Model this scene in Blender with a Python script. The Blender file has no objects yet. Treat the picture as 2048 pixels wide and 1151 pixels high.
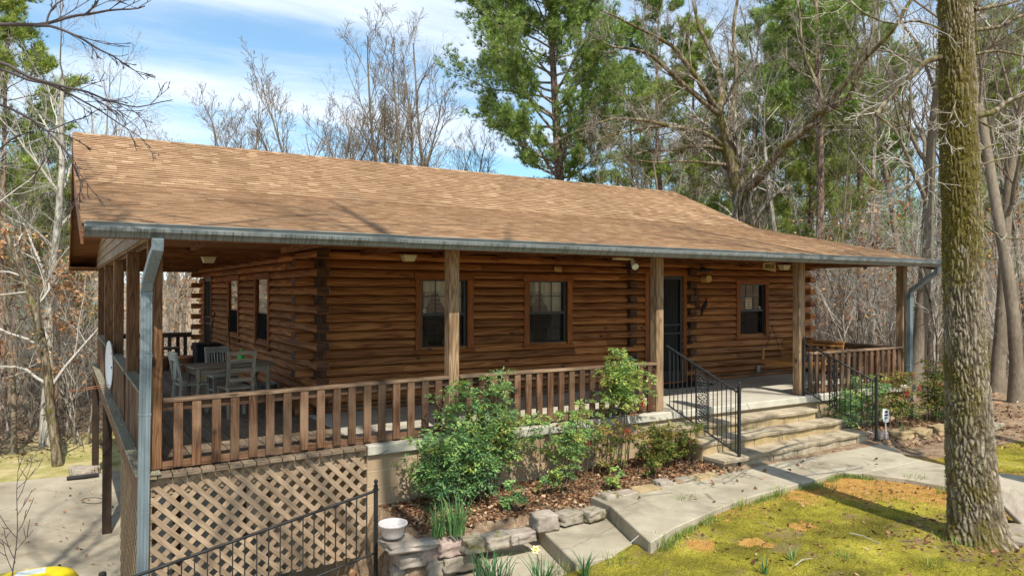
import bpy, math, random
import numpy as np
from mathutils import Vector, Matrix, noise as mnoise
R_ = math.radians
S = bpy.context.scene
C = S.collection
# ---------------- camera
CAM = np.array([-1.0737, -8.3823, 1.85]); FPX = 1466.5
yaw, pit, rol = R_(31.549), R_(0.276), R_(0.140)
Fw = np.array([math.sin(yaw)*math.cos(pit), math.cos(yaw)*math.cos(pit), math.sin(pit)])
R0 = np.array([math.cos(yaw), -math.sin(yaw), 0.0]); U0 = np.cross(R0, Fw)
Rt = math.cos(rol)*R0 + math.sin(rol)*U0; Up = -math.sin(rol)*R0 + math.cos(rol)*U0
cd = bpy.data.cameras.new('camera'); cam = bpy.data.objects.new('camera', cd); C.objects.link(cam)
cd.sensor_width = 36; cd.lens = FPX/2048*36; cd.clip_end = 2000; cd.clip_start = .1
mw = Matrix.Identity(4)
for i in range(3):
    mw[i][0] = Rt[i]; mw[i][1] = Up[i]; mw[i][2] = -Fw[i]; mw[i][3] = CAM[i]
cam.matrix_world = mw
S.camera = cam
def at(px, py, depth):          # a point seen at a given place, a given number of metres away
    return CAM + depth*(Fw + (px-1024)/FPX*Rt - (py-575.5)/FPX*Up)
def on(px, py, ax, v):
    d = Fw + (px-1024)/FPX*Rt - (py-575.5)/FPX*Up
    return CAM + (v-CAM[ax])/d[ax]*d
# ---------------- sky, sun, exposure
SUN = Vector((-.2, -1.0, 1.3)).normalized()
w = bpy.data.worlds.new('World'); S.world = w; w.use_nodes = True
nt = w.node_tree; nt.nodes.clear()
def nd(t, typ, **kw):
    n = t.nodes.new(typ)
    for k, v in kw.items():
        if k.startswith('i_'): n.inputs[k[2:].replace('_', ' ')].default_value = v
        elif k.startswith('n_'): n.inputs[int(k[2:])].default_value = v
        else: setattr(n, k, v)
    return n
def ln(t, a, b): t.links.new(a, b)
sky = nd(nt, 'ShaderNodeTexSky', sky_type='NISHITA', sun_disc=False, sun_elevation=math.asin(SUN.z), sun_rotation=math.atan2(SUN.x, SUN.y), altitude=100, air_density=1.0, dust_density=.6, ozone_density=2.0)
geo = nd(nt, 'ShaderNodeTexCoord')
sep = nd(nt, 'ShaderNodeSeparateXYZ'); ln(nt, geo.outputs['Generated'], sep.inputs[0])
zz = nd(nt, 'ShaderNodeMath', operation='ADD', n_1=.16); ln(nt, sep.outputs[2], zz.inputs[0])
zc = nd(nt, 'ShaderNodeMath', operation='MAXIMUM', n_1=.04); ln(nt, zz.outputs[0], zc.inputs[0])
dx = nd(nt, 'ShaderNodeMath', operation='DIVIDE'); ln(nt, sep.outputs[0], dx.inputs[0]); ln(nt, zc.outputs[0], dx.inputs[1])
dy = nd(nt, 'ShaderNodeMath', operation='DIVIDE'); ln(nt, sep.outputs[1], dy.inputs[0]); ln(nt, zc.outputs[0], dy.inputs[1])
cb = nd(nt, 'ShaderNodeCombineXYZ'); ln(nt, dx.outputs[0], cb.inputs[0]); ln(nt, dy.outputs[0], cb.inputs[1])
mp = nd(nt, 'ShaderNodeMapping'); mp.inputs['Rotation'].default_value = (0, 0, R_(-52)); mp.inputs['Scale'].default_value = (.55, 1.9, 1); mp.inputs['Location'].default_value = (.9, .35, 0)
ln(nt, cb.outputs[0], mp.inputs[0])
n1 = nd(nt, 'ShaderNodeTexNoise', i_Scale=1.0, i_Detail=9.0, i_Roughness=.6, i_Distortion=.55); ln(nt, mp.outputs[0], n1.inputs['Vector'])
n2 = nd(nt, 'ShaderNodeTexNoise', i_Scale=.5, i_Detail=3.0); ln(nt, cb.outputs[0], n2.inputs['Vector'])
ad = nd(nt, 'ShaderNodeMath', operation='ADD'); ln(nt, n1.outputs[0], ad.inputs[0]); ln(nt, n2.outputs[0], ad.inputs[1])
mr = nd(nt, 'ShaderNodeMapRange', interpolation_type='SMOOTHSTEP'); mr.inputs[1].default_value = .84; mr.inputs[2].default_value = 1.2; mr.inputs[3].default_value = 0.12; mr.inputs[4].default_value = .9
ln(nt, ad.outputs[0], mr.inputs[0])
mx = nd(nt, 'ShaderNodeMix', data_type='RGBA'); mx.inputs['B'].default_value = (5.6, 6.1, 6.8, 1)
ln(nt, mr.outputs[0], mx.inputs['Factor'])
tint = nd(nt, 'ShaderNodeMix', data_type='RGBA', blend_type='MULTIPLY'); tint.inputs['Factor'].default_value = 1; tint.inputs['B'].default_value = (.72, 1.02, 1.06, 1)
ln(nt, sky.outputs[0], tint.inputs['A']); ln(nt, tint.outputs['Result'], mx.inputs['A'])
bg = nd(nt, 'ShaderNodeBackground', i_Strength=.125); ln(nt, mx.outputs['Result'], bg.inputs[0])
wo = nd(nt, 'ShaderNodeOutputWorld'); ln(nt, bg.outputs[0], wo.inputs[0])
sl = bpy.data.lights.new('sun', 'SUN'); sl.energy = 4.2; sl.angle = R_(.53); sl.color = (1, .95, .86)
so = bpy.data.objects.new('sun', sl); C.objects.link(so); so.rotation_euler = SUN.to_track_quat('Z', 'Y').to_euler(); so.location = (0, -20, 30)
S.view_settings.view_transform = 'Standard'; S.view_settings.look = 'None'; S.view_settings.exposure = .6; S.view_settings.gamma = 1
S.render.engine = 'CYCLES'
S.cycles.max_bounces = 8; S.cycles.transparent_max_bounces = 8

# ---------------- object helpers
ROOT = {}
def tag(o, label=None, cat=None, group=None, kind=None):
    if label: o['label'] = label
    if cat: o['category'] = cat
    if group: o['group'] = group
    if kind: o['kind'] = kind
    return o
def thing(name, label, cat, loc=(0, 0, 0), group=None):
    o = bpy.data.objects.new(name, None); C.objects.link(o); o.location = loc; o.empty_display_size = .2
    return tag(o, label, cat, group)
def attach(o, parent):
    if parent is not None:
        o.parent = parent
        if parent.type == 'EMPTY': o.matrix_parent_inverse = Matrix.Translation(-Vector(parent.location))
def copy_tree(o, parent=None):
    c = o.copy(); C.objects.link(c); c.parent = parent
    if parent is not None: c.matrix_parent_inverse = o.matrix_parent_inverse.copy()
    for ch in list(o.children): copy_tree(ch, c)
    return c
def recopy(o, label, loc, rz=0, sc=1, group=None):
    c = copy_tree(o); c.location = loc; c.rotation_euler = (0, 0, rz); c.scale = (sc, sc, sc) if not isinstance(sc, tuple) else sc
    c['label'] = label
    if group: c['group'] = group
    return c
rnd = random.Random(7)
class MB:
    def __init__(s): s.V = []; s.F = []; s.UV = []; s.VAR = []; s.M = []
    def add(s, vs, fs, uvs=None, var=None, m=0):
        b = len(s.V); s.V += [tuple(v) for v in vs]
        for k, f in enumerate(fs):
            s.F.append([b+i for i in f]); s.VAR.append(rnd.random() if var is None else var); s.M.append(m)
            s.UV += uvs[k] if uvs else [(vs[i][0]+vs[i][1], vs[i][2]) for i in f]
        return s
    def hexa(s, P, var=None, m=0, la=None):
        # P: 8 points, order (000,100,110,010,001,101,111,011)
        P = [Vector(p) for p in P]
        fs = [(0, 3, 2, 1), (4, 5, 6, 7), (0, 1, 5, 4), (1, 2, 6, 5), (2, 3, 7, 6), (3, 0, 4, 7)]
        e = [(P[1]-P[0]), (P[3]-P[0]), (P[4]-P[0])]; L = [v.length for v in e]
        a = la if la is not None else L.index(max(L))
        ru, rv = rnd.random()*40, rnd.random()*40
        loc = [(x*L[0], y*L[1], z*L[2]) for (x, y, z) in ((0, 0, 0), (1, 0, 0), (1, 1, 0), (0, 1, 0), (0, 0, 1), (1, 0, 1), (1, 1, 1), (0, 1, 1))]
        o = [i for i in range(3) if i != a]
        uvs = []
        for f in fs:
            pts = [loc[i] for i in f]
            if all(abs(p[a]-pts[0][a]) < 1e-9 for p in pts): uvs.append([(ru+p[o[0]], rv+p[o[1]]) for p in pts])
            else: uvs.append([(ru+p[a], rv+p[o[0]]+p[o[1]]) for p in pts])
        return s.add(P, fs, uvs, rnd.random() if var is None else var, m)
    def box(s, x0, x1, y0, y1, z0, z1, var=None, m=0, M=None, la=None):
        P = [(x0, y0, z0), (x1, y0, z0), (x1, y1, z0), (x0, y1, z0), (x0, y0, z1), (x1, y0, z1), (x1, y1, z1), (x0, y1, z1)]
        if M is not None: P = [M @ Vector(p) for p in P]
        return s.hexa(P, var, m, la)
    def bar(s, a, b, wd, th, side=(0, 0, 1), var=None, m=0):      # board from a to b, wd wide across, th thick along side
        a, b = Vector(a), Vector(b); t = (b-a).normalized(); n = Vector(side); n = (n-t*n.dot(t)).normalized(); u = t.cross(n)
        P = []
        for q in (0, 1):
            pass
        c = []
        for (i, j, k) in ((0, 0, 0), (1, 0, 0), (1, 1, 0), (0, 1, 0), (0, 0, 1), (1, 0, 1), (1, 1, 1), (0, 1, 1)):
            c.append((b if i else a) + u*(wd*(j-.5)) + n*(th*(k-.5)))
        return s.hexa(c, var, m, 0)
    def tube(s, pts, rad, n=8, var=None, m=0, cap=True):
        pts = [Vector(p) for p in pts]
        if not hasattr(rad, '__len__'): rad = [rad]*len(pts)
        vs = []; L = 0; us = []
        prev = None
        for i, p in enumerate(pts):
            t = (pts[min(i+1, len(pts)-1)]-pts[max(i-1, 0)]).normalized()
            if prev is None: a = t.orthogonal().normalized()
            else: a = (prev - t*prev.dot(t)).normalized()
            prev = a; b = t.cross(a)
            if i: L += (p-pts[i-1]).length
            us.append(L)
            for k in range(n):
                an = 2*math.pi*k/n; vs.append(p + (a*math.cos(an)+b*math.sin(an))*rad[i])
        fs = []; uvs = []; ru = rnd.random()*30
        for i in range(len(pts)-1):
            for k in range(n):
                k2 = (k+1) % n; fs.append((i*n+k, i*n+k2, (i+1)*n+k2, (i+1)*n+k))
                v0, v1 = k/n*2*math.pi*rad[i], (k+1)/n*2*math.pi*rad[i]
                uvs.append([(ru+us[i], v0), (ru+us[i], v1), (ru+us[i+1], v1), (ru+us[i+1], v0)])
        if cap:
            fs.append(tuple(reversed(range(n)))); uvs.append([(ru+.01*k, .01) for k in range(n)])
            q = (len(pts)-1)*n; fs.append(tuple(range(q, q+n))); uvs.append([(ru+.01*k, .01) for k in range(n)])
        return s.add(vs, fs, uvs, rnd.random() if var is None else var, m)
    def lathe(s, c, prof, n=24, var=None, m=0):
        c = Vector(c); vs = [c+Vector((r*math.cos(2*math.pi*k/n), r*math.sin(2*math.pi*k/n), z)) for r, z in prof for k in range(n)]
        fs = [(i*n+k, i*n+(k+1) % n, (i+1)*n+(k+1) % n, (i+1)*n+k) for i in range(len(prof)-1) for k in range(n)]
        return s.add(vs, fs, None, var, m)
    def prism(s, poly, f0, f1, var=None, m=0, ulen=None):   # poly: 2d pts; f0,f1 map 2d->3d at both ends
        n = len(poly); vs = [f0(*p) for p in poly]+[f1(*p) for p in poly]
        ru, rv = rnd.random()*40, rnd.random()*40
        L = (Vector(vs[n])-Vector(vs[0])).length; per = [0]
        for i in range(n): per.append(per[-1]+(Vector(poly[(i+1) % n]+(0,))-Vector(poly[i]+(0,))).length)
        fs = []; uvs = []
        for i in range(n):
            j = (i+1) % n; fs.append((i, j, n+j, n+i)); uvs.append([(ru, rv+per[i]), (ru, rv+per[i+1]), (ru+L, rv+per[i+1]), (ru+L, rv+per[i])])
        fs.append(tuple(reversed(range(n)))); uvs.append([(ru+poly[i][0]*.3, rv+poly[i][1]) for i in reversed(range(n))])
        fs.append(tuple(range(n, 2*n))); uvs.append([(ru+poly[i][0]*.3, rv+poly[i][1]) for i in range(n)])
        return s.add(vs, fs, uvs, rnd.random() if var is None else var, m)
    def build(s, name, mat, parent=None, smooth=False, bevel=0, fn=None):
        me = bpy.data.meshes.new(name)
        V = s.V if fn is None else [fn(v) for v in s.V]
        me.from_pydata(V, [], s.F)
        uv = me.uv_layers.new(name='UVMap'); uv.data.foreach_set('uv', [c for p in s.UV for c in p])
        at_ = me.attributes.new('var', 'FLOAT', 'FACE'); at_.data.foreach_set('value', s.VAR)
        for m_ in (mat if isinstance(mat, list) else [mat]): me.materials.append(m_)
        me.polygons.foreach_set('material_index', s.M)
        if smooth: me.polygons.foreach_set('use_smooth', [True]*len(s.F))
        me.update()
        o = bpy.data.objects.new(name, me); C.objects.link(o); attach(o, parent)
        if bevel:
            b = o.modifiers.new('bevel', 'BEVEL'); b.width = bevel; b.segments = 1; b.limit_method = 'ANGLE'; b.angle_limit = R_(50)
        return o
def np_mesh(name, V, Fq, mat, parent=None, var=None, smooth=False):
    V = np.asarray(V, dtype=np.float32); Fq = np.asarray(Fq, dtype=np.int32); k = Fq.shape[1]
    me = bpy.data.meshes.new(name)
    me.vertices.add(len(V)); me.vertices.foreach_set('co', V.ravel())
    me.loops.add(Fq.size); me.loops.foreach_set('vertex_index', Fq.ravel())
    me.polygons.add(len(Fq)); me.polygons.foreach_set('loop_start', np.arange(0, Fq.size, k, dtype=np.int32)); me.polygons.foreach_set('loop_total', np.full(len(Fq), k, dtype=np.int32))
    if smooth: me.polygons.foreach_set('use_smooth', np.ones(len(Fq), dtype=bool))
    if var is not None:
        a = me.attributes.new('var', 'FLOAT', 'FACE'); a.data.foreach_set('value', np.asarray(var, dtype=np.float32))
    me.materials.append(mat); me.update(calc_edges=True); me.validate()
    o = bpy.data.objects.new(name, me); C.objects.link(o); attach(o, parent)
    return o

# ---------------- materials
class Mt:
    def __init__(s, name, rough=.7, spec=.3, metal=0):
        s.m = bpy.data.materials.new(name); s.m.use_nodes = True; s.t = s.m.node_tree
        s.b = s.t.nodes['Principled BSDF']; s.b.inputs['Roughness'].default_value = rough; s.b.inputs['Specular IOR Level'].default_value = spec; s.b.inputs['Metallic'].default_value = metal
        s.tc = nd(s.t, 'ShaderNodeTexCoord')
    def map(s, src, scale, rot=(0, 0, 0)):
        n = nd(s.t, 'ShaderNodeMapping'); n.inputs['Scale'].default_value = scale; n.inputs['Rotation'].default_value = rot; ln(s.t, src, n.inputs[0]); return n.outputs[0]
    def noise(s, vec, scale=1, detail=3, rough=.5, dist=0):
        n = nd(s.t, 'ShaderNodeTexNoise', i_Scale=float(scale), i_Detail=float(detail), i_Roughness=rough, i_Distortion=float(dist)); ln(s.t, vec, n.inputs['Vector']); return n.outputs[0]
    def vor(s, vec, scale=1, out='Distance', feature='F1', rand=1.0):
        n = nd(s.t, 'ShaderNodeTexVoronoi', feature=feature, i_Scale=float(scale)); n.inputs['Randomness'].default_value = rand; ln(s.t, vec, n.inputs['Vector']); return n.outputs[out]
    def math(s, op, a, b=0.0, clamp=False):
        n = nd(s.t, 'ShaderNodeMath', operation=op, use_clamp=clamp)
        for i, x in enumerate((a, b)):
            if isinstance(x, (int, float)): n.inputs[i].default_value = x
            else: ln(s.t, x, n.inputs[i])
        return n.outputs[0]
    def ramp(s, fac, stops, interp='LINEAR'):
        n = nd(s.t, 'ShaderNodeValToRGB'); n.color_ramp.interpolation = interp; e = n.color_ramp.elements
        while len(e) < len(stops): e.new(.5)
        for q, (p, c) in zip(e, stops): q.position = p; q.color = (*c, 1) if len(c) == 3 else c
        ln(s.t, fac, n.inputs[0]); return n.outputs[0]
    def rng(s, v, a, b, c=0.0, d=1.0):
        n = nd(s.t, 'ShaderNodeMapRange'); ln(s.t, v, n.inputs[0])
        for i, x in enumerate((a, b, c, d)): n.inputs[i+1].default_value = x
        return n.outputs[0]
    def mix(s, fac, a, b, mode='MIX'):
        n = nd(s.t, 'ShaderNodeMix', data_type='RGBA', blend_type=mode)
        for key, x in (('Factor', fac), ('A', a), ('B', b)):
            i = n.inputs[key]
            if isinstance(x, (int, float)): i.default_value = x
            elif isinstance(x, tuple): i.default_value = (*x, 1)
            else: ln(s.t, x, i)
        return n.outputs['Result']
    def attr(s, name='var', out='Fac'):
        n = nd(s.t, 'ShaderNodeAttribute', attribute_name=name); return n.outputs[out]
    def col(s, c):
        if isinstance(c, tuple): s.b.inputs['Base Color'].default_value = (*c, 1)
        else: ln(s.t, c, s.b.inputs['Base Color'])
    def bump(s, h, strength=.3, dist=.01):
        n = nd(s.t, 'ShaderNodeBump', i_Strength=strength, i_Distance=dist); ln(s.t, h, n.inputs['Height']); ln(s.t, n.outputs[0], s.b.inputs['Normal'])
    def rough(s, v): ln(s.t, v, s.b.inputs['Roughness'])
    def thin(s, fac=.3):     # light passing through leaves
        col = s.b.inputs['Base Color'].links[0].from_socket
        tr = nd(s.t, 'ShaderNodeBsdfTranslucent'); ln(s.t, col, tr.inputs[0])
        ms = nd(s.t, 'ShaderNodeMixShader', n_0=fac); out = s.t.nodes['Material Output']
        ln(s.t, s.b.outputs[0], ms.inputs[1]); ln(s.t, tr.outputs[0], ms.inputs[2]); ln(s.t, ms.outputs[0], out.inputs[0])
def wood(name, cols, knots=True, gu=.9, gv=9.0, rings=9, rough=.65, weather=None, vary=(.72, 1.25), big=1.0):
    m = Mt(name, rough, .25); uv = m.tc.outputs['UV']
    v1 = m.map(uv, (gu, gv, 1)); n = m.noise(v1, 1, 2.0, .5, .3)
    r = m.math('FRACT', m.math('MULTIPLY', n, rings)); r = m.math('PINGPONG', m.math('MULTIPLY', r, 2.0), 1.0)
    fine = m.noise(m.map(uv, (5, 160, 1)), 1, 2)
    f = m.math('ADD', m.math('MULTIPLY', r, .6), m.math('MULTIPLY', fine, .5))
    c = m.ramp(f, [(.12, cols[0]), (.45, cols[1]), (.85, cols[2])])
    if knots:
        vv = m.map(uv, (2.3, 4.6, 1)); d = m.vor(vv, 1); cc = m.vor(vv, 1, 'Color')
        sp = nd(m.t, 'ShaderNodeSeparateColor'); ln(m.t, cc, sp.inputs[0])
        k = m.rng(d, .07, .15, 1, 0); k = m.math('MULTIPLY', k, m.math('GREATER_THAN', sp.outputs[0], .42))
        c = m.mix(m.math('MULTIPLY', k, .85), c, tuple(x*.18 for x in cols[0]))
    bign = m.noise(m.map(uv, (.7, 3, 1)), 1, 3)
    c = m.mix(big, c, m.ramp(bign, [(.3, (.72, .7, .68)), (.7, (1.12, 1.12, 1.12))]), 'MULTIPLY')
    if weather:
        wv = m.rng(m.noise(m.tc.outputs['Object'], 1.6, 4, .6), .42, .62); c = m.mix(m.math('MULTIPLY', wv, .75), c, weather)
    vv = m.rng(m.attr(), 0, 1, *vary); cv = nd(m.t, 'ShaderNodeCombineColor')
    for i in range(3): ln(m.t, vv, cv.inputs[i])
    c = m.mix(1.0, c, cv.outputs[0], 'MULTIPLY')
    m.col(c); m.bump(m.math('ADD', m.math('MULTIPLY', f, .6), fine), .35, .004)
    return m.m
M = {}
M['log'] = wood('stained_log_wood', [(.08, .024, .007), (.31, .113, .034), (.46, .20, .064)], rings=7, gu=.42, gv=9, big=.6)
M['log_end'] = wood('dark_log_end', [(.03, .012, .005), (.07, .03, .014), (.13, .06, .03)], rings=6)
M['trimw'] = wood('orange_trim_wood', [(.12, .03, .007), (.24, .075, .018), (.33, .115, .03)], knots=False, gv=14, vary=(.8, 1.15))
M['cap'] = wood('weathered_rail_cap', [(.10, .06, .034), (.22, .14, .085), (.34, .235, .15)], rings=6, gv=12, weather=(.11, .07, .045), vary=(.85, 1.15))
M['post'] = wood('weathered_post_wood', [(.12, .07, .036), (.26, .165, .09), (.40, .28, .165)], rings=7, gv=12, vary=(.85, 1.1))
M['rail'] = wood('brown_rail_wood', [(.035, .015, .007), (.085, .040, .020), (.155, .080, .042)], rings=7, gv=12, weather=(.20, .125, .075), vary=(.55, 1.45))
M['sidepost'] = wood('red_brown_post_wood', [(.07, .03, .012), (.15, .072, .03), (.24, .125, .058)], rings=7, gv=12, vary=(.8, 1.15))
M['deck'] = wood('grey_deck_boards', [(.12, .085, .052), (.2, .148, .098), (.29, .225, .16)], knots=False, gv=14, vary=(.8, 1.15))
M['ledge'] = wood('algae_grey_boards', [(.11, .10, .065), (.2, .185, .125), (.3, .28, .2)], knots=False, gv=14, vary=(.9, 1.1))
M['soffit'] = wood('red_brown_soffit', [(.10, .035, .012), (.19, .075, .028), (.27, .12, .045)], gv=6, vary=(.8, 1.15))
M['swing'] = wood('amber_swing_wood', [(.28, .12, .03), (.45, .21, .06), (.58, .30, .1)], knots=False, vary=(.85, 1.1))
M['lattice'] = wood('tan_painted_lattice', [(.24, .165, .105), (.34, .245, .155), (.41, .305, .205)], knots=False, gv=10, vary=(.8, 1.12))
M['greyw'] = wood('old_grey_table_wood', [(.16, .12, .08), (.30, .235, .16), (.44, .36, .26)], knots=False, gv=12)
M['whitew'] = wood('chipped_white_paint', [(.24, .22, .16), (.42, .40, .31), (.54, .52, .42)], knots=False, gv=12, vary=(.9, 1.05))
def plain(name, c, rough=.6, metal=0, spec=.4, var=.12, sc=6, bump=.1):
    m = Mt(name, rough, spec, metal); n = m.noise(m.tc.outputs['Object'], sc, 4, .6)
    m.col(m.ramp(n, [(.25, tuple(x*(1-var) for x in c)), (.75, tuple(min(1, x*(1+var)) for x in c))])); m.bump(n, bump, .01); return m.m
M['iron'] = plain('black_iron', (.018, .02, .021), .42, 0, .5, .4, 30)
M['alu'] = plain('black_aluminium', (.012, .012, .012), .35, 0, .5)
M['black'] = plain('matt_black', (.02, .018, .018), .8)
M['cream'] = plain('cream_plastic', (.62, .55, .36), .4, 0, .4, .06)
M['white'] = plain('white_plastic', (.78, .78, .76), .4, 0, .4, .04)
M['bowl'] = plain('speckled_white_resin', (.62, .56, .53), .55, 0, .4, .18, 40)
M['yellow'] = plain('yellow_plastic', (.86, .68, .01), .35, 0, .5, .06, 3)
M['label'] = plain('pale_sticker', (.55, .6, .62), .3, 0, .5, .2, 9)
M['dgreen'] = plain('dark_green_plastic', (.025, .035, .03), .45, 0, .5)
M['green'] = plain('bright_green_plastic', (.01, .45, .05), .35, 0, .5, .1)
M['terra'] = plain('terracotta', (.5, .2, .1), .8, 0, .2, .15)
M['broom'] = plain('straw_broom', (.5, .36, .13), .8, 0, .2, .2, 40)
M['stem'] = plain('brown_stem_bark', (.13, .10, .07), .9, 0, .1, .3, 20)
M['darkpost'] = plain('very_dark_stained_post', (.035, .022, .014), .8, 0, .2, .4, 5)
M['screen'] = None
M['mesh_d'] = plain('dark_dish_back', (.03, .03, .045), .5)
M['paper'] = plain('printed_paper', (.62, .52, .38), .7, 0, .2, .05)
M['redp'] = plain('red_paint', (.4, .03, .02), .5)
M['ink'] = plain('dark_ink', (.02, .02, .03), .7)
M['rink'] = plain('red_ink', (.35, .08, .04), .7)
M['signw'] = plain('sign_cream_board', (.5, .4, .2), .6, 0, .3, .15, 12)
M['cutlog'] = plain('cut_wood_face', (.55, .34, .13), .7, 0, .2, .15, 20)
M['mat_d'] = plain('dark_door_mat', (.03, .032, .03), .95, 0, .1, .4, 60, .6)
M['tub'] = plain('grey_metal_tub', (.3, .31, .32), .5, .3)
M['petal'] = plain('yellow_petal', (.85, .62, .04), .6)
M['berry'] = plain('red_berries', (.33, .022, .015), .3, 0, .5, .3, 30)
# metal gutter, galvanised blue grey
m = Mt('galvanised_gutter', .45, .5, .25); n = m.noise(m.map(m.tc.outputs['Object'], (1, 1, 1)), 3, 5, .65)
stv = m.noise(m.map(m.tc.outputs['Object'], (55, 4, 1.0)), 1, 3)
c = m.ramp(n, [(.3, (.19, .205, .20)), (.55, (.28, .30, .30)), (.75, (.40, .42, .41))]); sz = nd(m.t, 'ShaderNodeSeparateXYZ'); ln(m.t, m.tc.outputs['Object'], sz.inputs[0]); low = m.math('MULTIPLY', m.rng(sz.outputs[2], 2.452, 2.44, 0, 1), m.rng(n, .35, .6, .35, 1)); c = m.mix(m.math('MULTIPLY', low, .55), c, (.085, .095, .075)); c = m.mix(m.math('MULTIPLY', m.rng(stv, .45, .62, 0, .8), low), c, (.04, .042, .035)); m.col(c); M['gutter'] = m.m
m = Mt('blue_grey_downspout', .42, .5, .2); n = m.noise(m.map(m.tc.outputs['Object'], (30, 30, 1)), 1, 4, .6); c = m.ramp(n, [(.3, (.15, .19, .205)), (.7, (.22, .275, .295))]); c = m.mix(m.rng(m.noise(m.tc.outputs['Object'], 14, 5, .7), .6, .75, 0, .5), c, (.14, .13, .09)); m.col(c); M['down'] = m.m
# shingles
m = Mt('brown_shingles', .95, .1); v = m.attr()
c = m.ramp(v, [(0, (.20, .115, .06)), (.3, (.285, .17, .092)), (.62, (.335, .208, .118)), (.85, (.385, .25, .142)), (1, (.45, .305, .18))])
g = m.noise(m.tc.outputs['Object'], 260, 2, .7); c = m.mix(1.0, c, m.ramp(g, [(.3, (.68, .68, .68)), (.7, (1.25, 1.25, 1.25))]), 'MULTIPLY')
st = m.noise(m.map(m.tc.outputs['Object'], (.8, .25, .25)), 1.2, 4, .6); c = m.mix(1.0, c, m.ramp(st, [(.3, (.82, .8, .78)), (.7, (1.08, 1.08, 1.08))]), 'MULTIPLY')
m.col(c); m.bump(g, .5, .003); M['shingle'] = m.m
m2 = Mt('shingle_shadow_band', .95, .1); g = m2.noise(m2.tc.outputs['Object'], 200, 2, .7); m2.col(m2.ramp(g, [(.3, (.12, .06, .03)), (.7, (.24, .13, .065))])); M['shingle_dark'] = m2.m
# concrete
def concrete(name, c1, c2, stain, sc=1.3, moss=None):
    m = Mt(name, .88, .2); o = m.tc.outputs['Object']
    n = m.noise(o, sc, 7, .65); c = m.ramp(n, [(.3, c1), (.7, c2)])
    c = m.mix(m.rng(m.noise(o, sc*.45, 5, .7, .6), .5, .68, 0, .6), c, stain)
    f = m.noise(o, 120, 3, .7); c = m.mix(1.0, c, m.ramp(f, [(.3, (.82, .82, .82)), (.7, (1.14, 1.14, 1.14))]), 'MULTIPLY')
    cr = m.vor(m.map(o, (1, 1, 1)), .55, 'Distance', 'DISTANCE_TO_EDGE'); crn = m.noise(o, 5, 3)
    crm = m.math('MULTIPLY', m.rng(cr, .0, .008, 1, 0), m.rng(crn, .48, .56)); c = m.mix(m.math('MULTIPLY', crm, .7), c, (.08, .075, .05))
    if moss:
        mm = m.rng(m.noise(o, 5, 6, .7), .52, .62); c = m.mix(mm, c, moss)
    m.col(c); m.bump(m.math('ADD', f, m.math('MULTIPLY', n, 3)), .6, .006); return m.m
M['patio'] = concrete('stained_patio_concrete', (.29, .245, .175), (.43, .375, .28), (.20, .155, .10), 1.0)
M['path'] = concrete('weathered_path_concrete', (.30, .255, .18), (.46, .405, .30), (.17, .145, .10), 2.2)
M['slab'] = concrete('porch_concrete', (.42, .38, .30), (.54, .50, .41), (.33, .29, .22), 1.6)
M['lip'] = concrete('pale_slab_edge', (.44, .41, .33), (.56, .525, .43), (.36, .33, .25), 3)
M['stone'] = concrete('grey_garden_stone', (.24, .20, .155), (.44, .38, .31), (.28, .2, .16), 7)
M['mstone'] = concrete('mossy_garden_stone', (.22, .19, .14), (.40, .34, .27), (.26, .2, .15), 7, (.13, .12, .02))
M['pstone'] = concrete('pinkish_garden_stone', (.34, .24, .2), (.48, .37, .31), (.3, .23, .19), 7)
M['ystone'] = concrete('yellow_sandstone', (.30, .215, .11), (.47, .355, .20), (.34, .26, .10), 5)
m = Mt('flagstone_treads', .85, .25); o = m.tc.outputs['Object']; n = m.noise(o, 2.6, 6, .65, .5); c = m.ramp(n, [(.28, (.16, .125, .075)), (.45, (.33, .265, .175)), (.6, (.44, .37, .26)), (.78, (.48, .35, .17))])
cv = m.vor(m.map(o, (1, .6, 1)), 1.6, 'Distance', 'DISTANCE_TO_EDGE'); c = m.mix(m.rng(cv, 0, .014, .6, 0), c, (.09, .075, .04)); f = m.noise(o, 70, 4, .7); c = m.mix(1.0, c, m.ramp(f, [(.3, (.8, .8, .8)), (.7, (1.15, 1.15, 1.15))]), 'MULTIPLY'); m.col(c); m.bump(m.math('ADD', n, m.math('MULTIPLY', f, .3)), .5, .01); M['tread'] = m.m
m = Mt('tan_block_wall', .85, .2); o = m.tc.outputs['Object']; n = m.noise(o, 2, 5, .6); c = m.ramp(n, [(.3, (.33, .235, .14)), (.7, (.42, .31, .195))])
sp = nd(m.t, 'ShaderNodeSeparateXYZ'); ln(m.t, o, sp.inputs[0])
fz = m.math('FRACT', m.math('MULTIPLY', m.math('ADD', sp.outputs[2], 10.112), 5.0)); lz = m.rng(m.math('ABSOLUTE', m.math('SUBTRACT', fz, .5)), .46, .49)
c = m.mix(m.math('MULTIPLY', lz, .5), c, (.52, .42, .3)); f = m.noise(o, 90, 3, .7); m.col(c); m.bump(m.math('SUBTRACT', m.math('MULTIPLY', f, .3), lz), .5, .006); M['block'] = m.m
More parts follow.
